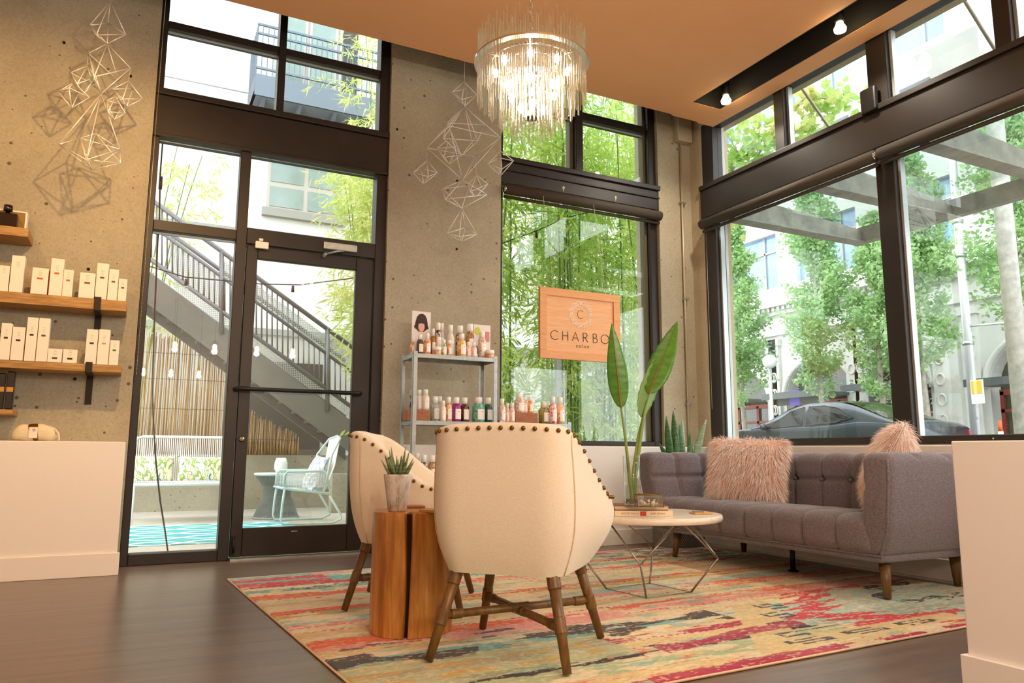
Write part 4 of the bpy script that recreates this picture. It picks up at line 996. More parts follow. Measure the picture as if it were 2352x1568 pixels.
for i, (bx_, tx_, ty_, m_, wd_) in enumerate([(1545, 1530, 955, M_snake, .026), (1560, 1546, 942, M_snake, .028), (1568, 1567, 962, M_snake2, .024), (1588, 1585, 990, M_snake, .02), (1592, 1622, 963, M_snake2, .025), (1550, 1514, 1018, M_snake, .022), (1575, 1560, 975, M_snake, .02), (1600, 1602, 1022, M_snake, .02), (1610, 1643, 1003, M_snake2, .022), (1557, 1552, 1000, M_snake, .02)]):
    b = onp(bx_, 1150, 1, 5.17+.03*((i % 3)-1)); b.z = .58; e = onp(tx_, ty_, 1, 5.15+.04*((i % 4)-1.5)); n = Vector((-.4, -.9, .1)); ax = e-b; sd = ax.cross(n).normalized()
    def fn(u, v, b=b, ax=ax, sd=sd, n=n, wd_=wd_): s = (v-.5)*2; wl = 1.25*wd_*(1-max(0, u-.55)**1.6*3.2) if u < .97 else .002; return tuple(b+ax*u+Vector((ax.x, ax.y, 0))*(.35*(u*u-u))+sd*(s*max(wl, .002))-n.normalized()*(abs(s)*wl*.35))
    o = MB().grid(fn, 12, 5).build('leaf', m_, PT); md = o.modifiers.new('thick', 'SOLIDIFY'); md.thickness = .003
# ================================================================ PLANK SHELVES ON THE CONCRETE WALL
def plank_mat(name, a, b):
    N = NT(name); f = N.noise(N.coord((1.2, 16, 16)), 5, 6, .6, .6); N.col(N.ramp(f, [(.3, a), (.7, b)])); N.bump(f, .3, .004); N.set(.6); MATS[name] = N.m; return N.m
M_plank = plank_mat('rough_plank', '#8f6632', '#c29a5c'); M_strap = mat('iron_strap', '#2e241a', .6, .4)
def shelf(x0, x1, zt, th, label, straps):
    t = thing('plank_shelf', label, 'shelf', ((x0+x1)/2, 5.73, zt-th), group='rough plank wall shelves')
    V, Fc = rbox((x0, 5.60, zt-th), (x1, YC-.001, zt), .006, (24, 4, 3), lambda p, n: p+np.array([0, .003*sin(p[0]*17)*(n[1] < 0), .0]))
    MB().add(V, Fc).build('plank', M_plank, t)
    for (x, drop) in straps:
        MB().box((x-.02, 5.592, zt-th-.006), (x+.02, 5.598, zt+.012)).box((x-.02, 5.598, zt-th-.008), (x+.02, YC-.001, zt-th-.002)).box((x-.02, YC-.008, zt-th-drop), (x+.02, YC-.001, zt-th-.008)).build('bracket', M_strap, t, bevel=.001)
shelf(-1.9, -.088, 1.772, .072, 'upper rough plank shelf of white cartons with orange and maroon bars', [(-.262, .20), (-1.5, .2)])
shelf(-1.9, -.09, 1.337, .05, 'lower rough plank shelf of white cartons with dark bars', [(-.28, .20), (-1.5, .2)])
shelf(-1.9, -.685, 2.195, .06, 'short plank shelf high at the left edge holding a black bottle', [(-1.5, .2)])
shelf(-1.9, -.672, 1.03, .035, 'short plank shelf low at the left edge holding black tubes', [(-1.5, .2)])
M_cart = mat('white_carton', '#efe6d8', .6); M_txt = mat('carton_print', '#8f8577', .8)
CARTN = 0
def carton(xa, xb, ytop, zb, bar, n, shelfname, edge=None, yb_=None):
    """white carton whose front spans pixels xa..xb on the shelf plane"""
    yf = 5.615; a = onp(xa, yb_, 1, yf).x; b = onp(xb, yb_, 1, yf).x; zt = onp((xa+xb)/2, ytop, 1, yf).z; w = b-a; dep = min(.09, max(.05, w))
    bn = {'#e0561f': 'orange', '#8e2b12': 'maroon', '#241a14': 'black', '#4a4432': 'olive', '#241c4a': 'navy', '#b0a59a': 'grey', '#3c7a1c': 'green', None: 'no'}[bar]
    t = thing('product_carton', '%s white carton from the left on the %s plank shelf, %s colour bar' % (ORD[n], shelfname, bn), 'carton', ((a+b)/2, yf+dep/2, zb+.001), group='white product cartons on the plank shelves')
    MB().box((a+.001, yf, zb+.001), (b-.001, yf+dep, zt)).build('box', M_cart, t, bevel=.0015, seg=1)
    h = zt-zb; ym = zb+h*(.60 if h > .12 else .32); wm = w*.36; xc = (a+b)/2
    if bar: MB().box((xc-wm/2, yf-.0008, ym-.006), (xc+wm/2, yf-.0002, ym+.006)).build('colour_bar', mat('bar_'+bn, bar, .6), t)
    for k in range(4): MB().box((xc-wm*.3, yf-.0006, ym+.02+.010*k), (xc+wm*.3, yf-.0002, ym+.0215+.010*k)).build('print_line', M_txt, t)
    if edge: MB().box((a+.0002, yf+.0005, zb+.001), (a+.0012, yf+dep-.001, zt-.001)).build('side_panel', edge, t)
M_or = mat('orange_side', '#e8602c', .6)
O_, R_, K_, V_ = '#e0561f', '#8e2b12', '#241a14', '#4a4432'
for n, (xa, xb, yt, bar, e) in enumerate([(-10, 16.5, 609, None, None), (18, 50, 586, None, None), (68, 107, 614.7, O_, M_or), (110, 141, 593, O_, M_or), (141, 165, 618.6, O_, M_or), (179, 216, 626, R_, None), (217, 245, 604, R_, None), (246, 269, 618, R_, None), (270, 290, 640, R_, None)]): carton(xa, xb, yt, 1.772, bar, n, 'upper', e, 680)
for n, (xa, xb, yt, bar) in enumerate([(-6, 20, 741, K_), (21, 51, 750, K_), (53, 79, 728, K_), (80, 107, 730, V_), (107, 141, 800.6, V_), (142, 176, 802, K_), (193, 220, 755.5, '#241c4a'), (221, 248, 756, '#b0a59a'), (249, 271, 781, '#3c7a1c')]): carton(xa, xb, yt, 1.337, bar, n, 'lower', None, 835)
# black bottle in an open carton and black tubes at the frame edge
p = onp(20, 515, 1, 5.64); t = thing('perfume_bottle', 'square black bottle with round stopper high at the left edge', 'bottle', (p.x, 5.66, 2.196))
MB().box((p.x-.075, 5.63, 2.196), (p.x+.045, 5.70, 2.29)).build('body', mat('black_glass', '#120d0a', .08, 0, .8), t, bevel=.008); MB().lathe([(.016, .094), (.013, .11), (.026, .112), (.026, .15), (.01, .155)], 16, (p.x-.015, 5.665, 2.196)).build('stopper', MATS['black_glass'], t)
t = thing('open_carton', 'pale open carton behind the square black bottle', 'carton', (p.x, 5.76, 2.196)); MB().box((p.x-.14, 5.725, 2.196), (p.x+.085, 5.80, 2.335)).build('box', M_cart, t, bevel=.002); MB().box((p.x-.13, 5.7235, 2.205), (p.x+.075, 5.7245, 2.325)).build('panel', mat('amber_panel', '#8a6a2a', .6), t)
for k in range(3):
    x = -.80+.048*k; t = thing('black_tube', '%s glossy black tube from the left on the low left plank shelf' % ORD[k], 'tube', (x, 5.66, 1.031), group='black tubes on the low shelf')
    MB().box((x-.021, 5.64, 1.031), (x+.021, 5.70, 1.245+.012*k)).build('tube_body', MATS['black_glass'], t, bevel=.006); MB().box((x-.018, 5.638, 1.14), (x+.018, 5.6395, 1.17)).build('print', mat('gold_print', '#c08a3a', .4, .5), t)
# cosmetic pouch on the half wall
pc = onp(80, 1004, 1, 5.62); PO = thing('cosmetic_pouch', 'cream cloth pouch with a gold label band on the half wall', 'pouch', (pc.x, 5.63, LH+.001))
V, Fc = rbox((-.125, -.05, 0), (.125, .05, .105), .045, (16, 8, 8), lambda p, n: p*np.array([1, 1, 1-.25*abs(p[0]/.125)**3])+np.array([0, 0, .004*sin(p[0]*60)]))
MB().add(V, Fc, 0, True).build('bag', mat('cream_cloth', '#e5d6b4', .9, bump=.3, bscale=90), PO, local=True)
V, Fc = rbox((-.062, -.0525, -.0), (.05, .0525, .108), .046, (8, 8, 8)); MB().add(V, Fc, 0, True).build('gold_band', mat('gold_foil', '#b5842c', .22, .9), PO, local=True)
MB().box((-.030, -.0545, .018), (.016, -.0528, .085)).build('paper_label', mat('white_label', '#ece4dc', .7), PO, local=True)
MB().tube([(-.012, -.055, .068), (-.003, -.0555, .074), (.004, -.055, .066), (-.006, -.0555, .060), (-.01, -.055, .07)], .0016, 5).build('monogram', mat('monogram_ink', '#5c544c', .7), PO, local=True)
MB().tube([(.10, -.03, .07), (.128, -.045, .05), (.135, -.05, .015), (.131, -.05, .003)], [.008, .007, .006, .007], 7).build('drawstring', MATS['cream_cloth'], PO, local=True)

# ================================================================ STEEL SHELF UNITS
def steel_unit(x0, x1, yf, yb, ztop, shelves, label):
    t = thing('steel_shelf_unit', label, 'shelf unit', ((x0+x1)/2, (yf+yb)/2, 0), group='galvanised shelf units'); w = .032
    for x, sx in ((x0, 1), (x1, -1)):
        for y, sy in ((yf, 1), (yb, -1)):
            MB().box((x, y, 0), (x+sx*w, y+sy*.002, ztop)) if False else None
            q = MB(); q.box((min(x, x+sx*w), min(y, y+sy*.002), 0), (max(x, x+sx*w), max(y, y+sy*.002), ztop)); q.box((min(x, x+sx*.002), min(y, y+sy*w), 0), (max(x, x+sx*.002), max(y, y+sy*w), ztop)); q.build('post', M_steel, t)
    for z in shelves:
        q = MB(); q.box((x0+.003, yf+.003, z-.003), (x1-.003, yb-.003, z)); q.box((x0+.003, yf+.002, z-.03), (x1-.003, yf+.005, z-.003)); q.box((x0+.003, yb-.005, z-.03), (x1-.003, yb-.002, z-.003)); q.box((x0+.003, yf+.005, z-.03), (x0+.006, yb-.005, z-.003)); q.box((x1-.006, yf+.005, z-.03), (x1-.003, yb-.005, z-.003))
        s_ = q.build('shelf', M_steel, t)
        for x in (x0+.016, x1-.016): MB().sphere((x, yf-.001, z-.012), .004, 8, 5).build('bolt', M_chrome, s_)
    return t
UY, UB = 5.21, 5.49; ZS = (1.497, 1.005, .52, .12)
UX0 = onp(948, 900, 1, UY).x; UX1 = onp(1143, 900, 1, UY).x; UX2 = onp(1147, 1000, 1, UY).x; UX3 = onp(1313, 1000, 1, UY).x
steel_unit(UX0, UX1, UY, UB, 1.512, ZS, 'tall galvanised steel shelf unit before the concrete pier')
steel_unit(UX2, UX3, UY, UB, 1.02, (1.005, .52, .12), 'short galvanised steel shelf unit under the hanging sign')
# printed cards standing on the top shelf
def card(xa, xb, yt, label, parts):
    yc = 5.455; a = onp(xa, 800, 1, yc).x; b = onp(xb, 800, 1, yc).x; zt = onp((xa+xb)/2, yt, 1, yc).z; zb = 1.4985
    t = thing('display_card', label, 'card', ((a+b)/2, yc, zb), group='printed display cards'); MB().box((a, yc, zb), (b, yc+.003, zt)).build('sheet', mat('card_white', '#f0e7e4', .6), t); W_, H_ = b-a, zt-zb
    for nm, poly, col in parts:
        MB().ext([(a+u*W_, yc-.0006-.0002*len(nm), zb+v*H_) for u, v in poly], (0, .0004, 0)).build(nm, mat('card_'+nm, col, .7), t)
def ell(cx_, cy_, rx, ry, n=20): return [(cx_+rx*cos(2*pi*k/n), cy_+ry*sin(2*pi*k/n)) for k in range(n)]
hair = [(.20, .50), (.28, .47), (.36, .43), (.64, .43), (.72, .47), (.80, .50), (.90, .53), (.84, .60), (.82, .70), (.78, .80), (.70, .88), (.58, .925), (.46, .925), (.34, .89), (.25, .82), (.20, .72), (.16, .61), (.10, .55)]
card(945, 988, 715, 'white card printed with a dark bobbed hairstyle', [('printed_hair', [(u, .56+(v-.43)*.788) for u, v in hair], '#3b2a22'), ('printed_face_area', ell(.5, .665, .17, .11), '#e9b9a4'), ('printed_fringe_of_hair', [(.27, .745), (.38, .73), (.5, .74), (.62, .73), (.74, .745), (.72, .86), (.5, .91), (.3, .86)], '#3f2c22')])
card(1088, 1126, 746, 'white leaflet with a lime green disc behind the bottles', [('lime_disc', ell(.22, .82, .18, .11), '#c9d24a'), ('grey_photo', [(.40, .62), (.62, .62), (.62, .78), (.40, .78)], '#55504e'), ('pink_floral_photo', [(.68, .55), (.93, .55), (.93, .82), (.68, .82)], '#d98a84'), ('text_block_grey', [(.05, .2), (.3, .2), (.3, .42), (.05, .42)], '#8d9087')])
# wooden risers
M_riser = plank_mat('riser_wood', '#8a4f2a', '#b5764a')
R1z = 1.006+.082
def riser(xa, xb, yf, label):
    a = onp(xa, 950, 1, yf).x; b = onp(xb, 950, 1, yf).x
    return tag(MB().box((a, yf, 1.006), (b, yf+.12, R1z)).build('wood_riser', M_riser, bevel=.003), label, 'riser', 'wooden display risers')
riser(936, 987, 5.28, 'brown wooden riser block on the tall steel unit'); riser(1184, 1236, 5.26, 'brown wooden riser block on the short steel unit')

# ---------------------------------------------------------------- bottles
M_capw = mat('white_cap', '#f8f6f1', .4); M_lab = mat('bottle_label', '#faf4ec', .6); M_labk = mat('label_ink', '#7d7468', .8)
def pat(name, a, b, scale=30):
    if name in MATS: return MATS[name]
    N = NT(name); f = N.noise(N.coord(), scale, 3, .5, 1.0); N.col(N.ramp(f, [(.44, a), (.54, b)])); N.set(.3, 0, .5); MATS[name] = N.m; return N.m
BM = dict(white=('white', mat('bt_white', '#ece6da', .35)), amber=('amber', mat('bt_amber', '#a8722e', .25)), navy=('navy', pat('bt_navy', '#39406e', '#c8c8d8')), black=('black patterned', pat('bt_black', '#2a211c', '#d8c8b0', 45)), yellow=('yellow and orange', pat('bt_yellow', '#e3a13a', '#f0d79a')),
    brown=('brown patterned', pat('bt_brown', '#8a5a34', '#c9a06a', 60)), pink=('pink', pat('bt_pink', '#f0b6aa', '#f6dcd2')), orange=('orange', pat('bt_orange', '#e08a4a', '#f2cda8')), floral=('floral', pat('bt_floral', '#c99a86', '#efe0d2', 70)), green=('green leafed', pat('bt_green', '#7d9460', '#e8e4d0', 60)),
    greyblue=('grey blue', pat('bt_greyblue', '#8fa3a8', '#c9c4b4', 50)), magenta=('magenta', pat('bt_magenta', '#b02a7e', '#7a3a8a', 40)), choc=('chocolate brown', pat('bt_choc', '#3a2018', '#7a3a2a', 40)), teal=('teal', pat('bt_teal', '#3fa08c', '#8cc8b4', 55)), dteal=('dark teal', pat('bt_dteal', '#1f4a4c', '#3a6a68', 40)),
    olive=('olive', pat('bt_olive', '#8a8240', '#b5a860', 35)), red=('pink and white', pat('bt_red', '#d85a78', '#f2e6da', 55)), clear=('clear', mat('bt_clear', '#5a5040', .12)))
def bottle(x, ytop, wpx, kind, zb, y, label, shape='bottle', ybase=900):
    c = onp(x, ybase, 1, y); z1 = onp(x, ytop, 1, y).z; r = (onp(x+wpx/2, ybase, 1, y).x-onp(x-wpx/2, ybase, 1, y).x)/2*1.05; h = z1-zb; X_, Z_ = c.x, zb
    t = thing('product_bottle' if shape != 'jar' else 'product_jar', label, 'bottle' if shape != 'jar' else 'jar', (X_, y, Z_), group='hair product bottles on the steel shelves'); m = BM[kind][1]
    if shape == 'jar':
        MB().lathe([(r*.92, 0), (r, .004), (r, h*.5)], 18, (X_, y, Z_)).build('body', m, t); MB().lathe([(r*1.04, h*.5), (r*1.04, h*.97), (r*.9, h)], 18, (X_, y, Z_)).build('cap', M_capw, t); return
    if shape == 'can': hb, hs, rc, hc = h*.72, h*.78, r*.72, h
    else: hb, hs, rc, hc = h*.64, h*.74, r*.60, h
    MB().lathe([(r*.9, 0), (r, .005), (r, hb*.93), (r*.93, hb), (rc*1.02, hs)], 16, (X_, y, Z_)).build('body', m, t)
    MB().lathe([(rc, hs-.002), (rc, hc-.004), (rc*.85, hc)], 14, (X_, y, Z_)).build('cap', M_capw, t)
    # pale front label wrapped on the body
    a0 = -pi/2+.28; q = MB(); lo, hi = hb*.16, hb*.80; rr = r*1.012
    q.grid(lambda i, j: (X_+rr*cos(a0-.8+1.6*i), y+rr*sin(a0-.8+1.6*i), Z_+lo+(hi-lo)*j), 7, 2); lb = q.build('label', M_lab, t)
    q = MB(); rr2 = r*1.02
    q.grid(lambda i, j: (X_+rr2*cos(a0-.22+.44*i), y+rr2*sin(a0-.22+.44*i), Z_+lo+(hi-lo)*(.74+.035*j)), 4, 2); q.build('print', M_labk, lb)
def row(items, zb, where, ybase):
    items = sorted(items, key=lambda i: i[0])
    for n, (x, yt, w_, kind, y, shp) in enumerate(items):
        nm = {'bottle': 'bottle', 'can': 'spray can', 'jar': 'jar'}[shp]
        bottle(x, yt, w_, kind, zb, y+.016*(n % 2), '%s %s, %s from the left %s' % (BM[kind][0], nm, ORD[n], where), shp, ybase)
B, Cn, J = 'bottle', 'can', 'jar'
F_, K2 = 5.262, 5.375
row([(994, 754.6, 11, 'amber', K2, B), (1005.7, 741, 13, 'black', 5.36, Cn), (1014.5, 742, 9, 'navy', 5.41, Cn), (1034, 746, 17, 'white', K2, B), (1055.7, 748, 17, 'black', 5.38, Cn), (1079, 744, 17, 'brown', K2, Cn), (1107, 763, 16, 'floral', 5.34, Cn)], 1.4985, 'in the back row atop the steel unit', 805)
row([(947.5, 776, 11, 'orange', 5.33, B), (964, 768, 15, 'clear', F_, B), (981, 765, 14, 'orange', F_, B), (1004, 797, 17, 'orange', 5.25, J), (1019.5, 779.6, 11, 'green', F_, B), (1032, 781, 11, 'orange', F_, B), (1060, 766, 18, 'yellow', F_, B), (1076, 785, 12, 'pink', F_, B), (1088.5, 786, 11, 'pink', F_, B), (1125, 804, 17, 'orange', F_, J)], 1.4985, 'in the front row atop the steel unit', 812)
row([(947, 894, 13, 'navy', 5.33, B), (963, 895, 14, 'white', 5.34, B), (977, 894, 16, 'white', 5.33, B)], R1z+.001, 'on the left wooden riser', 935)
row([(999, 910, 19, 'greyblue', 5.36, B), (1010, 910, 14, 'greyblue', 5.43, B), (1017, 920, 13, 'white', F_, B), (1030, 911, 15, 'orange', 5.30, B), (1047.6, 912, 20, 'magenta', 5.31, B), (1067, 913, 18, 'choc', 5.31, B), (1099, 912, 25, 'teal', 5.30, B), (1121, 913, 18, 'dteal', 5.30, B)], 1.0065, 'on the middle steel shelf', 955)
row([(1153, 915, 14, 'floral', F_, B), (1165.5, 926, 10, 'pink', F_, B), (1176, 925, 11, 'pink', F_, B), (1250, 923, 22, 'olive', 5.30, B), (1269.5, 911, 16, 'red', 5.27, B), (1286.5, 912, 17, 'orange', 5.27, B)], 1.0065, 'on top of the short steel unit', 960)
row([(1193, 903, 20, 'floral', 5.31, B), (1206.5, 912, 11, 'pink', 5.30, B), (1218, 911, 12, 'orange', 5.30, B)], R1z+.001, 'on the right wooden riser', 945)
row([(941, 1038, 14, 'black', 5.30, Cn), (957, 1040, 14, 'white', 5.38, Cn), (973, 1044, 15, 'black', 5.30, Cn), (992, 1045, 17, 'brown', 5.30, Cn), (1012, 1045, 16, 'white', 5.30, Cn)], .5215, 'on the low steel shelf', 1095)

# ================================================================ HANGING SIGN
M_sign = plank_mat('alder_sign', '#e0a06c', '#eab786'); M_signf = plank_mat('alder_frame', '#d8945c', '#e2a873'); M_let = mat('charcoal_lettering', '#4a3a30', .7); M_wht = mat('white_lettering', '#f3ead9', .7)
sy = 5.60; sa, sb = 3.075, 3.907; s0, s1 = 1.582, 2.205
SG = thing('hanging_sign', 'pale wooden sign lettered CHARBON salon hanging in the bamboo window', 'sign', ((sa+sb)/2, sy, s0))
fw = .068
MB().box((sa+fw, sy+.008, s0+fw), (sb-fw, sy+.02, s1-fw)).build('panel', M_sign, SG)
for nm, lo, hi in (('frame_rail', (sa, sy-.004, s0), (sb, sy+.028, s0+fw)), ('frame_rail', (sa, sy-.004, s1-fw), (sb, sy+.028, s1)), ('frame_stile', (sa, sy-.004, s0+fw), (sa+fw, sy+.028, s1-fw)), ('frame_stile', (sb-fw, sy-.004, s0+fw), (sb, sy+.028, s1-fw))): MB().box(lo, hi).build(nm, M_signf, SG, bevel=.002)
def sgn(x, y): q = onp(x, y, 1, sy+.006); return q.x, q.z
ex_, ez_ = sgn(1334, 722)
em = MB(); nn = 12; ra, rb, rc = .088, .108, .122
for k in range(nn):
    a0 = 2*pi*k/nn; a1 = 2*pi*(k+1)/nn; am = (a0+a1)/2
    pa = lambda r, a: (ex_+r*cos(a), sy+.0065, ez_+r*sin(a))
    em.tube([pa(ra, a0), pa(rc, am), pa(ra, a1)], .0026, 4); em.tube([pa(rb, a0), pa(ra*1.04, am), pa(rb, a1)], .0026, 4); em.tube([pa(ra, a0), pa(ra, a1)], .0022, 4); em.tube([pa(rc, am), pa(rb, a1), pa(rc, am+2*pi/nn)], .0022, 4)
em.build('geometric_ring', M_wht, SG)
def ltr(nm, s_, size, x, z, m, **kw): return text(nm, s_, size, face_m((x, sy+.0075, z), (1, 0, 0), (0, 0, 1)), m, SG, depth=.0008, **kw)
def stroke(nm, strokes, x, z, w, h, r, m):
    """thin geometric capitals from strokes in a unit cell"""
    q = MB()
    for st in strokes: q.tube([(x+u*w, sy+.0068, z+v*h) for u, v in st], r, 4)
    return q.build(nm, m, SG)
arc = lambda a, b, n=18: [(.5+.5*cos(radians(a+(b-a)*k/n)), .5+.5*sin(radians(a+(b-a)*k/n))) for k in range(n+1)]
GL = {'C': [arc(45, 315)], 'H': [[(.1, 0), (.1, 1)], [(.9, 0), (.9, 1)], [(.1, .52), (.9, .52)]], 'A': [[(0, 0), (.5, 1), (1, 0)], [(.2, .36), (.8, .36)]], 'R': [[(.15, 0), (.15, 1), (.5, 1), (.72, .9), (.78, .76), (.7, .58), (.5, .5), (.15, .5)], [(.45, .5), (.85, 0)]],
      'B': [[(.15, 0), (.15, 1), (.5, 1), (.7, .9), (.72, .7), (.55, .54), (.15, .54)], [(.5, .54), (.74, .44), (.82, .26), (.72, .07), (.5, 0), (.15, 0)]], 'O': [arc(0, 360, 28)], 'N': [[(.1, 0), (.1, 1), (.9, 0), (.9, 1)]]}
stroke('monogram_letter', GL['C'], ex_-.034, ez_-.037, .068, .074, .0022, M_let)
lx0, lz0 = sgn(1275, 769); lx1, _ = sgn(1412, 785)
for k, ch in enumerate('CHARBON'):
    xc = lx0+(lx1-lx0)*k/6; wl = {'O': .085, 'C': .085}.get(ch, .066); stroke('letter', GL[ch], xc-wl/2, lz0-.040, wl, .080, .0034, M_let)
sx_, sz_ = sgn(1338, 796); ltr('script_word', 'salon', .050, sx_, sz_+.004, M_let, spacing=1.35, shear=.25)
for xh in (3.214, 3.760):
    e = MB(); e.cyl((xh, sy+.012, s1), (xh, sy+.012, s1+.02), .004, .004, 8); e.tube([(xh+.012*cos(2*pi*k/12), sy+.012, s1+.03+.012*sin(2*pi*k/12)) for k in range(12)], .003, 6, closed=True); e.build('eye_hook', M_chrome, SG)
    MB().tube([(xh, sy+.012, s1+.04), (xh, 5.79, 3.11)], .002, 5).build('cord', mat('pale_cord', '#d8d2c0', .7), SG)
# ================================================================ FOLIAGE TOOLS
def leafmat(name, lo, mid, hi, scale=2.2):
    N = NT(name); N.t.nodes.remove(N.b); f = N.noise(N.coord(), scale, 3, .6); g = N.noise(N.coord(), 30, 2)
    c = N.mix(.5, N.ramp(f, [(.3, lo), (.5, mid), (.72, hi)]), N.ramp(g, [(.3, lo), (.5, mid), (.7, hi)]))
    d = N.n('BsdfDiffuse'); t_ = N.n('BsdfTranslucent'); N.l(c, d.inputs[0]); N.l(c, t_.inputs[0]); mx = N.n('MixShader'); mx.inputs[0].default_value = .5
    N.l(d.outputs[0], mx.inputs[1]); N.l(t_.outputs[0], mx.inputs[2]); N.l(mx.outputs[0], N.o.inputs[0]); return N.m
def leaves_mesh(name, P_, D_, Nn, L, W, m, parent, lobed=False):
    """flat leaves from base points P, axis D, normal N, length L, half width W"""
    S_ = np.cross(D_, Nn); S_ /= np.linalg.norm(S_, axis=1)[:, None]+1e-9; n = len(P_); L = L[:, None]; W = W[:, None]
    if lobed:
        sh = [(0, 0), (.30, .75), (.22, 1.0), (.55, .62), (.50, .95), (1.0, 0), (.50, -.95), (.55, -.62), (.22, -1.0), (.30, -.75)]
        V = np.stack([P_+D_*(L*a)+S_*(W*b)-Nn*(W*.25*abs(b)) for a, b in sh], 1).reshape(-1, 3); k = len(sh); F_ = (np.arange(n)[:, None]*k+np.arange(k)[None]); return fast_mesh(name, V, F_, m, parent)
    V = np.stack([P_, P_+D_*(L*.35)+S_*W+Nn*(W*.3), P_+D_*L, P_+D_*(L*.35)-S_*W+Nn*(W*.3)], 1).reshape(-1, 3)
    return fast_mesh(name, V, np.arange(n*4).reshape(n, 4), m, parent)
def unit(a): return a/(np.linalg.norm(a, axis=-1, keepdims=True)+1e-9)
M_bleaf = leafmat('bamboo_leaf', '#86ae42', '#b6cf68', '#dfe8a6'); M_bleaf2 = leafmat('bamboo_leaf_autumn', '#9dbf58', '#cbd884', '#ecd49a'); M_culm = mat('bamboo_culm', '#5f7a35', .45, var=.3, vscale=6); M_bark = mat('bark', '#6d6152', .9, var=.3, vscale=12)
M_bdark = leafmat('bamboo_leaf_deep', '#5f8f38', '#8fb658', '#bad484')
def bamboo(x, y, h, label, nl=2600, spread=.55, zmin=.9, culms=4, seed=0, m=None, lean=(0, 0), ll=(.12, .22)):
    r = np.random.RandomState(seed); t = thing('bamboo', label, 'bamboo', (x, y, 0), group='bamboo plants on the patio'); cu = []
    for k in range(culms):
        bx, by = x+r.uniform(-.18, .18), y+r.uniform(-.18, .18); lx, ly = lean[0]+r.uniform(-.35, .35), lean[1]+r.uniform(-.35, .35); hh = h*r.uniform(.82, 1.05)
        pts = [Vector((bx+lx*(i/8)**2, by+ly*(i/8)**2, hh*i/8)) for i in range(9)]; cu.append(pts); MB().tube(pts, [.017*(1-.075*i) for i in range(9)], 7).build('culm', M_culm, t)
    nb = nl//14; Ps = []; Ds = []
    for b in range(nb):
        pts = cu[r.randint(culms)]; f = (zmin/h)+(1-zmin/h)*r.rand()**.8; i = min(7, int(f*8)); c = pts[i].lerp(pts[i+1], f*8-i); a = r.uniform(0, 2*pi); rd = spread*r.uniform(.1, 1); d = np.array([cos(a), sin(a), r.uniform(-.25, .55)]); tip = np.array(c)+d*rd; tip[2] -= .1*rd
        k = 14; s = r.uniform(.25, 1.0, (k, 1)); p = np.array(c)+(tip-np.array(c))*s+r.normal(0, .045, (k, 3)); Ps.append(p); dd = unit(d[None]*.6+r.normal(0, .55, (k, 3))+np.array([[0, 0, -.55]])); Ds.append(dd)
    P_ = np.concatenate(Ps); D_ = np.concatenate(Ds); n = len(P_); Nn = unit(np.cross(D_, r.normal(0, 1, (n, 3)))); o = leaves_mesh('foliage', P_, D_, Nn, r.uniform(*ll, n), r.uniform(.009, .017, n), m or M_bleaf, t); o['kind'] = 'stuff'; return t
# ================================================================ PATIO GROUND AND WALLS
S('ground_patio', (-9, 6.03, -.12), (5.3, 15.0, -.004), M_patio)
S('wall_patio', (-4, 11.1, -.004), (3.4, 11.3, .735), concrete('patio_wall_concrete', '#a29a86', '#bcb49f', 1.0))
S('wall_planter', (2.38, 9.95, -.004), (5.25, 10.12, .50), MATS['patio_wall_concrete'])
# turquoise outdoor rug
N = NT('turquoise_rug'); co = N.coord(); sp_ = N.n('SeparateXYZ'); N.l(co, sp_.inputs[0])
sx_ = N.math('SINE', N.math('MULTIPLY', sp_.outputs[0], 7.0)); w1 = N.math('FRACT', N.math('MULTIPLY_ADD', sx_, .32, N.math('MULTIPLY', sp_.outputs[1], 2.4))); w2 = N.math('FRACT', N.math('MULTIPLY_ADD', sx_, -.32, N.math('MULTIPLY', sp_.outputs[1], 2.4)))
ln = N.math('MAXIMUM', N.math('LESS_THAN', w1, .16), N.math('LESS_THAN', w2, .16)); blu = N.ramp(N.noise(N.coord((.6, 4, 1)), 4, 3), [(.35, '#2f9f92'), (.5, '#49b3a8'), (.65, '#3f88bb')])
N.col(N.mix(N.math('MULTIPLY', ln, .8), blu, (.85, .92, .98))); N.set(.9)
tag(MB().box((-1.6, 7.08, -.003), (1.62, 8.92, .004)).build('patio_rug', N.m), 'turquoise patio rug with white wavy lines', 'rug')
# ---------------------------------------------------------------- white cord bench
M_wh = mat('white_powder_coat', '#f2f4f2', .4)
BN = thing('patio_bench', 'white cord woven bench outside the door', 'bench', (.58, 9.55, -.004)); a, b, yf, yb = .03, 1.16, 9.16, 9.82
for x in (a+.03, b-.03):
    MB().tube([(x, yf, .41), (x, yf-.02, 0)], .014, 8).build('leg', M_wh, BN); MB().tube([(x, yb, .41), (x, yb+.16, 0)], .014, 8).build('leg', M_wh, BN)
MB().tube([(a, yf, .42), (b, yf, .42), (b, yb, .42), (a, yb, .42)], .017, 8, closed=True).build('seat_frame', M_wh, BN)
MB().tube([(a, yb, .42), (a-.01, yb+.10, .75), (a+.03, yb+.13, .93), (a+.10, yb+.14, .95), (b-.10, yb+.14, .95), (b-.03, yb+.13, .93), (b+.01, yb+.10, .75), (b, yb, .42)], .016, 8).build('back_frame', M_wh, BN)
q = MB()
for k in range(52): x = a+.02+(b-a-.04)*k/51; q.tube([(x, yb, .42), (x+.006*(k-26)/26, yb+.14, .95)], .0045, 5)
q.build('back_cords', M_wh, BN)['kind'] = 'stuff'
q = MB()
for k in range(60): x = a+.02+(b-a-.04)*k/59; q.tube([(x, yf, .425), (x, yb, .425)], .006, 5)
q.build('seat_cords', M_wh, BN)['kind'] = 'stuff'
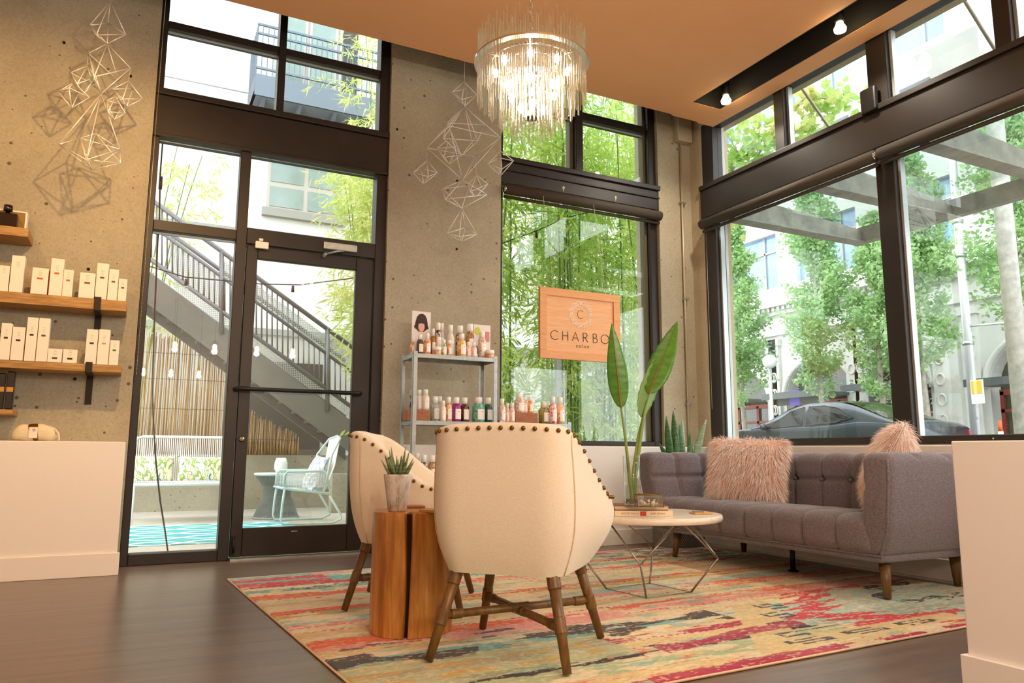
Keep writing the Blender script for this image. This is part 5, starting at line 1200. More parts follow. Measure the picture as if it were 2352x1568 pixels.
# patterned cushions
def print_mat(name, stops, sc):
    N = NT(name); f = N.noise(N.coord((1, 1, .6), (0, .7, .3)), sc, 3, .5, 2.2); N.col(N.ramp(f, stops, 'EASE')); N.set(.9); MATS[name] = N.m; return N.m
M_trop = print_mat('tropical_print', [(.30, '#f4f2ea'), (.44, '#f4efe2'), (.47, '#7da04a'), (.52, '#a9bd62'), (.55, '#f3efe4'), (.60, '#f0dfa0'), (.64, '#f4f2ea'), (.70, '#3f8f94')], 7)
def pillow(name, label, cen, nrm, up, W, Hh, T, m, group=None):
    n = Vector(nrm).normalized(); u = Vector(up); u = (u-n*u.dot(n)).normalized(); r = u.cross(n); c = Vector(cen); q = MB()
    def shp(a, b, s): k = max(0., (1-abs(a)**2.6)*(1-abs(b)**2.6))**.6; return tuple(c+r*(a*W/2)*(1-.06*(1-b*b))+u*(b*Hh/2)*(1-.06*(1-a*a))+n*(s*T/2*k))
    for s in (1, -1): q.grid(lambda i, j, s=s: shp(-1+2*i, -1+2*j, s), 18, 18)
    return tag(q.build(name, m, None, flip=True, merge=True), label, 'cushion', group)
pillow('tropical_cushion', 'left tropical leaf print cushion on the patio bench', (.23, 9.62, .585), (0, -1, .35), (0, .35, 1), .46, .30, .13, M_trop, 'tropical cushions on the bench')
pillow('tropical_cushion', 'right tropical leaf print cushion on the patio bench', (.76, 9.60, .58), (.05, -1, .35), (0, .35, 1), .52, .30, .13, M_trop, 'tropical cushions on the bench')
# ---------------------------------------------------------------- hourglass string table
M_gstr = mat('grey_cord', '#9ba09c', .6); tp = fl(632, 1193, 0); TX, TY = 1.605, 9.47
ST = thing('string_table', 'grey hourglass string side table on the patio', 'side table', (TX, TY, -.004))
MB().lathe([(.265, .50), (.272, .505), (.272, .525), (.26, .53)], 40, (TX, TY, 0)).build('top', mat('pale_grey_top', '#c3cac6', .5), ST); MB().lathe([(.265, 0), (.272, .005), (.272, .02), (.26, .024)], 40, (TX, TY, -.003)).build('base_ring', M_gstr, ST)
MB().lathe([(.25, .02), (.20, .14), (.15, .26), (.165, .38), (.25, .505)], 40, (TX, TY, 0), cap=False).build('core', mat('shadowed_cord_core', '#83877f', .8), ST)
q = MB()
for k in range(84):
    t0 = 2*pi*k/84; q.tube([(TX+r*cos(t0+tw), TY+r*sin(t0+tw), z) for r, tw, z in ((.262, 0, .01), (.205, .12, .14), (.156, .25, .26), (.170, .36, .38), (.258, .5, .505))], .0036, 4)
q.build('cords', M_gstr, ST)['kind'] = 'stuff'
LT = thing('white_lantern', 'white tapered ceramic lantern on the patio table', 'lantern', (TX+.04, TY+.05, .531)); MB().lathe([(.055, 0), (.078, .05), (.075, .12), (.055, .175), (.05, .175), (.068, .115)], 24, (TX+.04, TY+.05, .531)).build('jar', M_wh, LT)
tw = thing('leaf_sprig', 'small green leaf sprig lying on the patio table', 'sprig', (TX+.06, TY-.16, .53))
for k in range(5): MB().tube([(TX+.03+.02*k, TY-.16, .534), (TX+.01+.03*k, TY-.18-.01*(k % 2), .546), (TX+.03*k, TY-.2, .536)], [.002, .009, .001], 5).build('leaf', mat('sprig_green', '#6fae4a', .5), tw)
# ---------------------------------------------------------------- patio cord armchair
M_mint = mat('pale_mint_frame', '#c3d8d0', .4); PC = thing('patio_armchair', 'pale cord lounge chair beside the patio table', 'chair', (2.05, 8.75, -.004))
yn, yfar = 8.45, 9.07
def sd(x, y, Y): q = onp(x, y, 1, yn); return Vector((q.x+(.02 if Y > 8.6 else 0), Y, q.z))
for Y in (yn, yfar):
    z0 = .012
    pts = [sd(654, 1122, Y), sd(648, 1160, Y), sd(645, 1190, Y)]; pts[-1].z = .06
    f0 = Vector((pts[-1].x+.02, Y, z0)); f1 = Vector((sd(765, 1190, Y).x, Y, z0)); e = [f0, f1, Vector((f1.x+.09, Y, .05)), Vector((f1.x+.08, Y, .10)), sd(757, 1138, Y)]
    MB().tube(pts+e, .013, 8).build('sled_leg', M_mint, PC)
    MB().tube([sd(652, 1118, Y), sd(654, 1092, Y), sd(660, 1083, Y), sd(740, 1081, Y), sd(750, 1086, Y), sd(756, 1122, Y)], .013, 8).build('arm_loop', M_mint, PC)
    q = MB()
    for k in range(12): z = sd(654, 1086+3*k, Y).z; q.tube([Vector((sd(655, 1100, Y).x, Y, z)), Vector((sd(752, 1100, Y).x, Y, z))], .004, 5)
    for k in range(16): x = sd(657, 1100, Y).x+(sd(750, 1100, Y).x-sd(657, 1100, Y).x)*k/15; q.tube([Vector((x, Y, sd(654, 1084, Y).z)), Vector((x, Y, sd(654, 1120, Y).z))], .004, 5)
    q.build('arm_cords', M_wh, PC)['kind'] = 'stuff'
s0_, s1_ = sd(652, 1122, yn), sd(757, 1134, yn)
MB().tube([s0_, Vector((s0_.x, yfar, s0_.z)), Vector((s1_.x, yfar, s1_.z)), s1_], .014, 8, closed=True).build('seat_frame', M_mint, PC)
t0_ = sd(786, 1006, yn); bt_ = [Vector((s1_.x-.06, yn+.03, s1_.z)), Vector((t0_.x-.12, yn-.06, t0_.z-.18)), Vector((t0_.x-.01, yn+.05, t0_.z)), Vector((t0_.x+.02, (yn+yfar)/2, t0_.z+.03)), Vector((t0_.x-.01, yfar-.05, t0_.z)), Vector((t0_.x-.12, yfar+.06, t0_.z-.18)), Vector((s1_.x-.06, yfar-.03, s1_.z))]
MB().tube(bt_, .013, 8).build('back_frame', M_mint, PC)
q = MB()
for k in range(30):
    f = (k+.5)/30; s = f*2+2; i = int(s); top = bt_[i].lerp(bt_[i+1], s-i); lo = Vector((s1_.x-.05, yn+.05+(yfar-yn-.1)*f, s1_.z)); q.tube([lo, lo.lerp(top, .5)+Vector((.03, 0, 0)), top], .0045, 5)
for k in range(28): y = yn+.02+(yfar-yn-.04)*k/27; q.tube([Vector((s0_.x, y, s0_.z)), Vector((s1_.x, y, s1_.z))], .005, 5)
q.build('back_and_seat_cords', M_wh, PC)['kind'] = 'stuff'
pillow('patio_cushion', 'blue and white striped cushion on the patio chair', (s1_.x-.10, 8.76, s1_.z+.22), (-1, -.15, .45), (.45, 0, 1), .44, .42, .13, print_mat('blue_stripe_print', [(.4, '#eef0f2'), (.5, '#8a9bb0'), (.6, '#eef0f2')], 5))
# ---------------------------------------------------------------- reed screens
def reeds(label, x0, x1, y, zfn, n, seed):
    r = random.Random(seed); t = thing('reed_screen', label, 'screen', ((x0+x1)/2, y, .736)); q = MB()
    for k in range(n):
        x = x0+(x1-x0)*(k+r.uniform(-.3, .3))/n; z1 = zfn(x)+r.uniform(-.05, .04); dx = r.uniform(-.02, .02); q.cyl((x, y+r.uniform(-.012, .012), .738), (x+dx, y+r.uniform(-.012, .012), z1), r.uniform(.005, .009), .005, 5, mi=k % 3)
    q.build('reeds', [mat('reed_tan', '#b98d4e', .7), mat('reed_pale', '#d8b478', .7), mat('reed_brown', '#8f6835', .7)], t)['kind'] = 'stuff'
    for z in (.95, 1.35, 1.75, 2.1):
        if z < zfn((x0+x1)/2)-.1: MB().tube([(x0, y-.02, z), (x1, y-.02, z)], .003, 5).build('binding_wire', mat('wire_brown', '#5a4630', .6), t)
reeds('tall bamboo reed screen behind the patio bench', -1.5, 1.28, 11.2, lambda x: 2.34, 190, 1)
reeds('short slanting reed screen beside the patio chair', 1.32, 2.18, 11.2, lambda x: 1.42-.42*(x-1.32)/.86, 62, 2)
# ---------------------------------------------------------------- steel stair
M_grey = mat('grey_steel_paint', '#6b6a64', .55, .2, var=.1, vscale=4); M_rail = mat('rail_grey', '#6a6c70', .45, .4)
def perf():
    N = NT('perforated_panel'); vo = N.n('TexVoronoi', feature='F1'); vo.inputs['Scale'].default_value = 42; vo.inputs['Randomness'].default_value = .0; N.l(N.coord((1, 0, 1)), vo.inputs[0]); al = N.math('GREATER_THAN', vo.outputs['Distance'], .36); N.col('#a7aaa6'); N.l(al, N.b.inputs['Alpha']); N.set(.5, .3); return N.m
M_perf = perf()
SY = 10.2
ST_ = thing('outdoor_stair', 'grey steel outdoor stair with mesh railings crossing behind the door', 'stair', (1.2, 10.55, -.004))
def sp(x, y, Y=SY): q = onp(x, y, 1, SY); return Vector((q.x, Y, q.z))
sl = lambda x, y0_: y0_+.735*(x-339)                      # common pixel slope
E0, E1 = 215, 830
for Y in (SY, SY+.85):
    A = [sp(E0, sl(E0, 622), Y), sp(E1, sl(E1, 622), Y), sp(E1, sl(E1, 697), Y), sp(E0, sl(E0, 697), Y)]; MB().ext(A, (0, .04, 0)).build('stringer', M_grey, ST_)
p0, p1 = sp(E0, sl(E0, 660)), sp(E1, sl(E1, 660))
for k in range(18):
    c = p0.lerp(p1, (k+.5)/18); MB().box((c.x-.15, SY+.04, c.z-.02), (c.x+.15, SY+.85, c.z+.02)).build('tread', M_perf if False else M_grey, ST_)
for nm, off, r in (('handrail', 452, .030), ('mid_rail', 510, .022), ('lower_rail', 590, .028)):
    MB().tube([sp(E0, sl(E0, off)), sp(E1, sl(E1, off))], r, 8).build(nm, M_rail, ST_)
    if nm != 'mid_rail': MB().tube([sp(E0, sl(E0, off), SY+.87), sp(E1, sl(E1, off), SY+.87)], r, 8).build(nm, M_rail, ST_)
for k in range(52):
    x = E0+(E1-E0)*k/51; MB().tube([sp(x, sl(x, 590)), sp(x, sl(x, 512 if 400 < x < 520 or x > 690 else 452))], .010, 6).build('baluster', M_rail, ST_)
for x in (262, 509, 752): MB().tube([sp(x, sl(x, 640)), sp(x, sl(x, 448))], .03, 8).build('post', M_rail, ST_)
MB().ext([sp(505, sl(505, 470)), sp(E1, sl(E1, 470)), sp(E1, sl(E1, 505)), sp(505, sl(505, 505))], (0, .004, 0)).build('mesh_panel', M_perf, ST_)
MB().ext([sp(400, sl(400, 597)), sp(E1, sl(E1, 597)), sp(E1, sl(E1, 619)), sp(400, sl(400, 619))], (0, .004, 0)).build('mesh_panel', M_perf, ST_)
MB().ext([sp(390, sl(390, 515)), sp(505, sl(505, 515)), sp(505, sl(505, 588)), sp(390, sl(390, 588))], (0, .004, 0)).build('mesh_panel', M_perf, ST_)
# ---------------------------------------------------------------- pale apartment building beyond
M_stucco = mat('white_stucco', '#cbcbc7', .9, var=.04, vscale=1.5); M_pane = mat('curtained_glass', '#6f857e', .12, 0, .8, var=.12, vscale=3); M_bsteel = mat('blue_grey_steel', '#616d78', .5, .2); M_dk = mat('dark_opening', '#2b2a26', .4); M_wfr = mat('window_frame_pale', '#a8a399', .5)
AB = thing('apartment_building', 'white apartment building with a steel balcony behind the patio', 'building', (0, 15.4, 0)); BY = 15.0
MB().box((-14, BY, 3.0), (11, BY+4, 16)).build('upper_wall', M_stucco, AB); MB().box((-14, BY-.0, -.1), (11, BY+4, 3.0)).build('lower_wall', mat('pale_grey_render', '#a3a298', .9, var=.1, vscale=2), AB)
for z in (3.02, 4.95, 7.85): MB().box((-14, BY-.05 if z < 5 else BY-.012, z), (11, BY, z+(.12 if z < 5 else .02))).build('joint_band', mat('joint_grey', '#8d8e88', .9), AB)
def bwin(x0, x1, z0, z1, par, nx=2, nz=2, sill=True):
    w = MB().box((x0, BY-.06, z0), (x1, BY-.001, z1)).build('window', M_wfr, par); dx = (x1-x0)/nx; dz = (z1-z0)/nz
    for i in range(nx):
        for j in range(nz): MB().box((x0+i*dx+.05, BY-.075, z0+j*dz+.05), (x0+(i+1)*dx-.05, BY-.061, z0+(j+1)*dz-.05)).build('pane', M_pane, w)
    if sill: MB().box((x0-.08, BY-.12, z0-.16), (x1+.08, BY, z0)).build('sill', mat('joint_grey'), w)
wa, wb_ = onp(617, 372, 1, BY), onp(783, 490, 1, BY); bwin(wa.x, wb_.x, wb_.z-.12, wa.z+.05, AB)
for x in (-6.5, -3.5, 5.2, 8.0): bwin(x, x+1.45, wb_.z-.12, wa.z+.05, AB)
for x in (-9.5, -6.5, 5.2, 8.0): bwin(x, x+1.45, 9.0, 10.6, AB)
for (x0, x1) in ((-2.2, -.9), (1.9, 3.3), (4.2, 6.5)): MB().box((x0, BY-.05, .1), (x1, BY-.001, 2.5)).build('dark_window', M_dk, AB)
b0, b1 = onp(582, 222, 1, BY-.9), onp(860, 262, 1, BY-.9); zt_ = onp(597, 62, 1, BY-.9).z; bx0, bx1, bz0 = b0.x, b1.x, b0.z
BL = MB().box((bx0, BY-1.0, bz0), (bx1, BY, bz0+.10)).box((bx0, BY-1.02, bz0), (bx1, BY-.98, bz0+.42)).box((bx0, BY-1.0, bz0), (bx0+.03, BY, bz0+.42)).build('balcony', M_bsteel, AB)
for z in (bz0+.55, zt_-.18, zt_): MB().box((bx0, BY-1.02, z-.02), (bx1, BY-.98, z+.02)).build('balcony_rail', M_bsteel, BL)
for k in range(24): x = bx0+(bx1-bx0)*k/23; MB().box((x-.008, BY-1.01, bz0+.42), (x+.008, BY-.99, zt_)).build('balcony_bar', M_bsteel, BL)
for k in range(7): y = BY-1+k/6.5; MB().box((bx0, y, bz0+.42), (bx0+.02, y+.02, zt_)).build('balcony_bar', M_bsteel, BL)
for k in range(4): x = bx0+.15+(bx1-bx0-.3)*k/3; MB().ext([(x, BY-.95, bz0), (x, BY, bz0), (x, BY, bz0-.5)], (.07, 0, 0)).build('balcony_bracket', M_bsteel, BL)
for (u0, u1, m_) in ((.20, .47, M_pane), (.49, .74, M_pane), (.76, .95, M_dk)): dw = MB().box((bx0+(bx1-bx0)*u0, BY-.05, bz0+.1), (bx0+(bx1-bx0)*u1, BY-.002, bz0+2.5)).build('balcony_door', M_wfr, AB); MB().box((bx0+(bx1-bx0)*u0+.06, BY-.065, bz0+.18), (bx0+(bx1-bx0)*u1-.06, BY-.052, bz0+2.4)).build('pane', m_, dw)
# ---------------------------------------------------------------- bamboo
k = 0
for (x, y, h, nl, m_, lbl) in [(3.55, 7.5, 5.6, 3000, M_bleaf, 'nearest bamboo at the left of the sign window'), (4.35, 7.35, 5.8, 3200, M_bleaf, 'near bamboo behind the hanging sign'), (5.15, 7.6, 5.6, 3200, M_bleaf, 'near bamboo right of the hanging sign'), (5.9, 7.7, 5.8, 3200, M_bleaf, 'near bamboo at the right of the sign window'),
        (3.9, 8.6, 6.4, 3000, M_bdark, 'second row bamboo at the left of the sign window'), (4.9, 8.5, 6.4, 3000, M_bdark, 'second row bamboo behind the hanging sign'), (5.9, 8.8, 6.4, 3000, M_bdark, 'second row bamboo right of the hanging sign'), (6.8, 8.7, 6.4, 3000, M_bdark, 'second row bamboo nearest the street'),
        (4.6, 10.2, 7.2, 3200, M_bleaf2, 'tall bamboo far behind the left of the sign window'), (5.9, 10.3, 7.2, 3200, M_bleaf2, 'tall bamboo far behind the sign window'), (7.2, 10.0, 7.2, 3200, M_bleaf2, 'tall bamboo far behind the right of the sign window'), (8.2, 11.0, 7.4, 3000, M_bleaf, 'tall bamboo nearest the street corner')]:
    bamboo(x, y, h, lbl, int(nl*(1.15 if y < 8 else .62 if y < 9.5 else .9)), .66, .55 if y < 8 else .3, 5, 10+k, m_); k += 1
bamboo(2.78, 8.6, 4.4, 'bamboo leaning over the patio chair', 5200, .72, 1.2, 3, 41, M_bleaf2, (-.25, -.3)); bamboo(3.35, 11.6, 6.0, 'tall bamboo behind the outdoor stair', 3000, .7, 2.0, 4, 42, M_bleaf2, (-.55, 0)); bamboo(3.85, 12.6, 8.6, 'tallest bamboo before the balcony', 1900, .9, 4.0, 3, 43, M_bleaf2, (-.45, 0))
bamboo(-.1, 12.6, 6.0, 'sparse bamboo behind the reed screen', 700, .8, 2.0, 3, 44, M_bleaf2, (.5, 0))
# ---------------------------------------------------------------- string lights, lead, umbrella, post, bar fence
M_cordb = mat('black_cord', '#1c1b19', .6)
def strand(label, pts, y, bulbs):
    t = thing('string_lights', label, 'string lights', onp(*pts[0], 1, y)); MB().tube([onp(a, b, 1, y) for a, b in pts], .006, 5).build('cord', M_cordb, t)
    for (a, b) in bulbs:
        c = onp(a, b, 1, y); MB().cyl(c, c-Vector((0, 0, .07)), .013, .017, 8).build('socket', M_cordb, t); MB().sphere(c-Vector((0, 0, .105)), (.026, .026, .036), 10, 8).build('bulb', M_clear, t)
strand('string lights across the stair seen through the door', [(300, 596), (345, 612), (425, 636), (535, 646), (600, 652), (690, 654), (800, 640), (900, 620)], 8.2, [(428, 640), (673, 656)])
strand('string lights crossing the bamboo window', [(1090, 590), (1150, 560), (1232, 530), (1300, 500), (1420, 470), (1520, 455)], 7.0, [(1232, 532)])
ld = thing('hanging_lead', 'black electrical lead dangling outside the side light', 'cable', onp(378, 1268, 1, 6.12)); MB().tube([onp(a, b, 1, 6.12) for a, b in ((374, 322), (368, 400), (366, 505), (362, 560), (356, 700), (350, 880), (352, 960), (358, 1060), (368, 1150), (380, 1225), (386, 1270))], .006, 6).build('lead', M_cordb, ld); c = onp(369, 420, 1, 6.12); MB().cyl(c+Vector((0, 0, .05)), c-Vector((0, 0, .05)), .013, .013, 8).build('inline_plug', M_cordb, ld)
ux, uy = 6.7, 11.8; UM = thing('patio_umbrella', 'pale tan patio umbrella beyond the bamboo', 'umbrella', (ux, uy, -.1)); uz = onp(1395, 975, 1, uy).z
MB().lathe([(1.15, 0), (1.12, .10)], 8, (ux, uy, uz-.05), cap=False).build('valance', mat('brown_valance', '#a8764c', .8), UM); MB().lathe([(1.13, .05), (.02, .42)], 8, (ux, uy, uz)).build('canopy', mat('pale_canopy', '#d9cdb8', .8), UM); MB().cyl((ux, uy, -.1), (ux, uy, uz+.4), .025, .025, 10).build('pole', M_wh, UM)
for k in range(8): a_ = 2*pi*k/8; MB().tube([(ux, uy, uz+.40), (ux+1.1*cos(a_), uy+1.1*sin(a_), uz+.04)], .012, 5).build('rib', M_wh, UM)
po = onp(1282, 1000, 1, 6.9); PS = thing('sign_post', 'perforated galvanised post standing in the bamboo', 'post', (po.x, 6.9, -.1)); MB().box((po.x-.028, 6.87, -.1), (po.x+.028, 6.93, 1.9)).build('post', M_steel, PS); MB().box((po.x-.06, 6.85, 1.18), (po.x+.02, 6.875, 1.26)).build('bracket', M_wh, PS)
BF = thing('bar_fence', 'dark upright bar fence beyond the bamboo', 'fence', (6.5, 11.0, -.1)); MB().box((3.5, 10.98, .15), (9.5, 11.02, .2)).build('rail', M_black, BF); MB().box((3.5, 10.98, 1.0), (9.5, 11.02, 1.05)).build('rail', M_black, BF)
for k in range(56): x = 3.55+5.9*k/55; MB().box((x-.012, 10.99, -.1), (x+.012, 11.01, 1.0)).build('bar', M_black, BF)
# ================================================================ STREET SIDE
GZ = .40
tag(MB().ext([(5.3, -14, -.12), (11.2, -14, -.12), (11.2, -14, GZ), (5.3, -14, -.004)], (0, 48, 0)).build('ground_sidewalk', mat('sidewalk_concrete', '#a9a69e', .9, var=.1, vscale=3), flip=True), kind='structure')
S('ground_road', (11.2, -14, -.2), (17.5, 60, GZ-.1), mat('asphalt', '#55565a', .9, var=.15, vscale=9))
S('ground_far_sidewalk', (17.5, -14, -.12), (22.3, 60, GZ), MATS['sidewalk_concrete'])
# rendered exterior pier beside the street window
S('trim_1', (5.14, 5.56, 0), (5.2, 5.80, 4.9), mat('pale_pier', '#cfd2cc', .9, var=.06, vscale=4))
# ---------------------------------------------------------------- glass canopy outside the street window
M_can = mat('weathered_steel', '#8f8b80', .6, .3, var=.25, vscale=7)
CN = thing('glass_canopy', 'weathered steel and glass canopy over the sidewalk', 'canopy', (6.1, 2.9, 3.0)); cz0 = 3.07
for y in (5.44, 4.42, 3.40, 2.38, 1.36, .34):
    MB().ext([(5.15, y-.04, cz0+.0), (7.0, y-.04, cz0), (7.0, y-.04, cz0+.13), (5.15, y-.04, cz0+.26)], (0, .08, 0)).build('outrigger', M_can, CN); MB().box((5.15, y-.075, cz0-.012), (7.0, y+.075, cz0)).build('flange', M_can, CN)
MB().box((6.96, .2, cz0-.01), (7.06, 5.52, cz0+.16)).build('fascia', M_can, CN)
MB().box((5.3, .25, cz0+.19), (6.95, 5.5, cz0+.198)).build('pane', glassmat('canopy_glass', (.86, .92, .90), 1.0), CN)
for y in (5.0, 3.35, 1.5): MB().tube([(5.32, y, 4.75), (6.9, y, cz0+.2)], .014, 8).build('tie_rod', M_can, CN)
# ---------------------------------------------------------------- dark grey sedan parked at the kerb
def sedan():
    M_paint = mat('graphite_paint', '#3f464b', .18, .45, .6); M_tint = mat('tinted_glass', '#10140f', .04, 0, .9); M_trim = mat('car_black_trim', '#0f1012', .4); M_crm = mat('car_chrome', '#c9ccd0', .15, .9)
    xn = 12.0; yr = onp(2082, 985, 0, xn).y; L = 5.05; W = 1.88; g = .36
    t = thing('parked_car', 'dark grey four door sedan parked at the kerb', 'car', (xn+W/2, yr+L/2, GZ-.1))
    Y = lambda s: yr+s*L                                     # s 0 rear .. 1 front
    def belt(s): return g+.98-.03*s+.05*exp(-((s-.20)/.10)**2)-.02*sm(.6, 1, s)
    def deck(s): return g+(1.03 if s < .12 else 1.02)-.10*sm(.62, .98, s)-.02*sm(.06, 0, s)
    def hw(s): return W/2*(1-.10*sm(.10, 0, s)**1.5-.12*sm(.86, 1, s)**1.5)
    q = MB(); ns = 40; secs = []
    for i in range(ns+1):
        s = i/ns; h = hw(s); b = belt(s); d = deck(s); cut = .06*sm(.03, 0, s)+.06*sm(.97, 1, s); sec = []
        for (u, z) in ((1.0, g+.22), (1.02, g+.50), (1.0, g+.72), (.985, b-.10), (.97, b-.02), (.90, b+.012), (.60, max(d, b)+.005), (0, max(d, b)+.02)): sec.append((u*h, z-cut))
        secs.append([(xn+W/2-u, Y(s), z) for u, z in sec]+[(xn+W/2+u, Y(s), z) for u, z in sec[-2::-1]])
    k = len(secs[0]); V = [p for sc in secs for p in sc]; Fq = [(i*k+j, (i+1)*k+j, (i+1)*k+j+1, i*k+j+1) for i in range(ns) for j in range(k-1)]+[tuple(range(k)), tuple(ns*k+j for j in range(k-1, -1, -1))]
    q.add(V, Fq, 0, True); q.build('body', M_paint, t, flip=True, merge=True)
    # greenhouse: roof arc with tumblehome
    def roofz(s): return g+.98+.47*(sm(.03, .36, s)*sm(.74, .47, s))**.8
    q = MB(); n2 = 34; sec2 = []
    for i in range(n2+1):
        s = .05+(.74-.05)*i/n2; z = roofz(s); b = belt(s)-.02; a = hw(s)*.95; f = max(0, (z-b))/.47; top = a*(1-.24*f)
        sec2.append([(xn+W/2-u, Y(s), zz) for u, zz in ((a, b), (a*.5+top*.5+.01, b+(z-b)*.5), (top, z-.03*f), (top*.72, z+.012), (0, z+.025))]+[(xn+W/2+u, Y(s), zz) for u, zz in ((top*.72, z+.012), (top, z-.03*f), (a*.5+top*.5+.01, b+(z-b)*.5), (a, b))])
    k = len(sec2[0]); V = [p for sc in sec2 for p in sc]; q.add(V, [(i*k+j, (i+1)*k+j, (i+1)*k+j+1, i*k+j+1) for i in range(n2) for j in range(k-1)], 0, True); q.build('roof', M_paint, t, flip=True, merge=True)
    def side_pt(s, f, sg=-1):                                # point on the side of the greenhouse, f 0 belt .. 1 roof edge
        z = roofz(s); b = belt(s)-.02; a = hw(s)*.95; ff = max(0, z-b)/.47; top = a*(1-.24*ff)
        if f < .5: u = a+(a*.5+top*.5+.01-a)*f*2; zz = b+(z-b)*f
        else: u = a*.5+top*.5+.01+(top-a*.5-top*.5-.01)*(f-.5)*2; zz = b+(z-b)*.5+((z-.03*ff)-b-(z-b)*.5)*(f-.5)*2
        return Vector((xn+W/2+sg*(u+.006), Y(s), zz))
    def glass(nm, poly, m, sg=-1, frame=True):
        pts = [side_pt(s, f, sg) for s, f in poly]; w = MB().ext(pts, (sg*.004, 0, 0)).build(nm, m, t)
        if frame: MB().tube(pts, .011, 5, closed=True).build('window_trim', M_trim, w)
    for sg in (-1, 1):
        glass('front_window', [(.655, .10), (.63, .30), (.585, .62), (.545, .85), (.48, .90), (.465, .10)], M_tint, sg)
        glass('rear_window', [(.445, .10), (.455, .90), (.38, .90), (.31, .78), (.245, .45), (.225, .32), (.30, .10)], M_tint, sg)
        for s in (.475, .285):
            p = side_pt(s, 0, sg); MB().box((p.x-.02, p.y-.09, p.z-.15), (p.x+.02, p.y+.09, p.z-.11)).build('door_handle', M_crm, t, bevel=.008); MB().sphere((p.x+sg*.004, p.y, p.z-.135), (.012, .06, .02), 10, 6).build('handle_recess', M_trim, t)
        for s in (.655, .455, .255):
            MB().tube([side_pt(s, 0, sg)+Vector((-sg*.0, 0, 0)), side_pt(s, 0, sg)+Vector((sg*.018, 0, -.3)), side_pt(s, 0, sg)+Vector((sg*.012, 0, -.55))], .004, 5).build('door_gap', M_trim, t)
        p = side_pt(.655, .12, sg); MB().sphere((p.x+sg*.09, p.y-.02, p.z+.03), (.10, .06, .07), 12, 8).build('wing_mirror', M_paint, t)
        for s in (.18, .78):
            c = Vector((xn+W/2+sg*(W/2-.09), Y(s), g+.29)); MB().cyl(c-Vector((.11, 0, 0)), c+Vector((.11, 0, 0)), .345, .345, 28).build('tyre', M_trim, t); MB().cyl(c-Vector((.118, 0, 0)), c+Vector((.118, 0, 0)), .24, .24, 20).build('rim', M_crm, t)
    # sloped glass
    def scr(nm, s0, s1, w_):
        def fn(i, j): s = s0+(s1-s0)*i; z = roofz(s)+.03; a = hw(s)*.95*(1-.24*max(0, roofz(s)-belt(s))/.47)*w_; return (xn+W/2+(j*2-1)*a, Y(s), z-.02*(j*2-1)**2+.004)
        MB().grid(fn, 10, 9).build(nm, M_tint, t)
    scr('rear_screen', .10, .31, .86); scr('windscreen', .53, .70, .90)
    c = Vector((xn+.02, Y(.0)+.03, g+.80)); MB().box((xn+.10, Y(0)-.02, g+.62), (xn+.16, Y(.035), g+.88)).build('tail_lamp', mat('red_lamp', '#b02a30', .2), t, bevel=.02); MB().box((xn+W-.16, Y(0)-.02, g+.62), (xn+W-.10, Y(.035), g+.88)).build('tail_lamp', MATS['red_lamp'], t, bevel=.02)
    e = Vector((xn+.001, Y(.09), g+.84)); MB().ext([e+Vector((0, a*.001, b*.001)) for a, b in ((-28, 45), (28, 50), (38, 10), (12, -50), (-14, -48), (-34, 5))], (-.012, 0, 0)).build('emblem', M_crm, t)
sedan()
# ---------------------------------------------------------------- ornate pale building across the street
M_stone = mat('pale_stone', '#cdccc6', .9, var=.06, vscale=1.2, bump=.2, bscale=3); M_bluegl = mat('blue_window_glass', '#7f9fc4', .08, 0, .9, var=.25, vscale=.6); M_redfr = mat('red_timber_frame', '#8a3a30', .5); M_awn = mat('awning_grey', '#5a5f5e', .5); M_shop = mat('shop_glass_dark', '#39402f', .08, 0, .8, var=.5, vscale=1.5)
FX_ = 22.0
OB = thing('stone_building', 'ornate pale stone building across the street', 'building', (23, 12, GZ))
arches = [(19.25, 1.5, 4.15), (16.1, 1.15, 3.9), (11.6, 1.55, 4.1), (7.2, 1.5, 4.1), (23.2, 1.5, 4.15)]
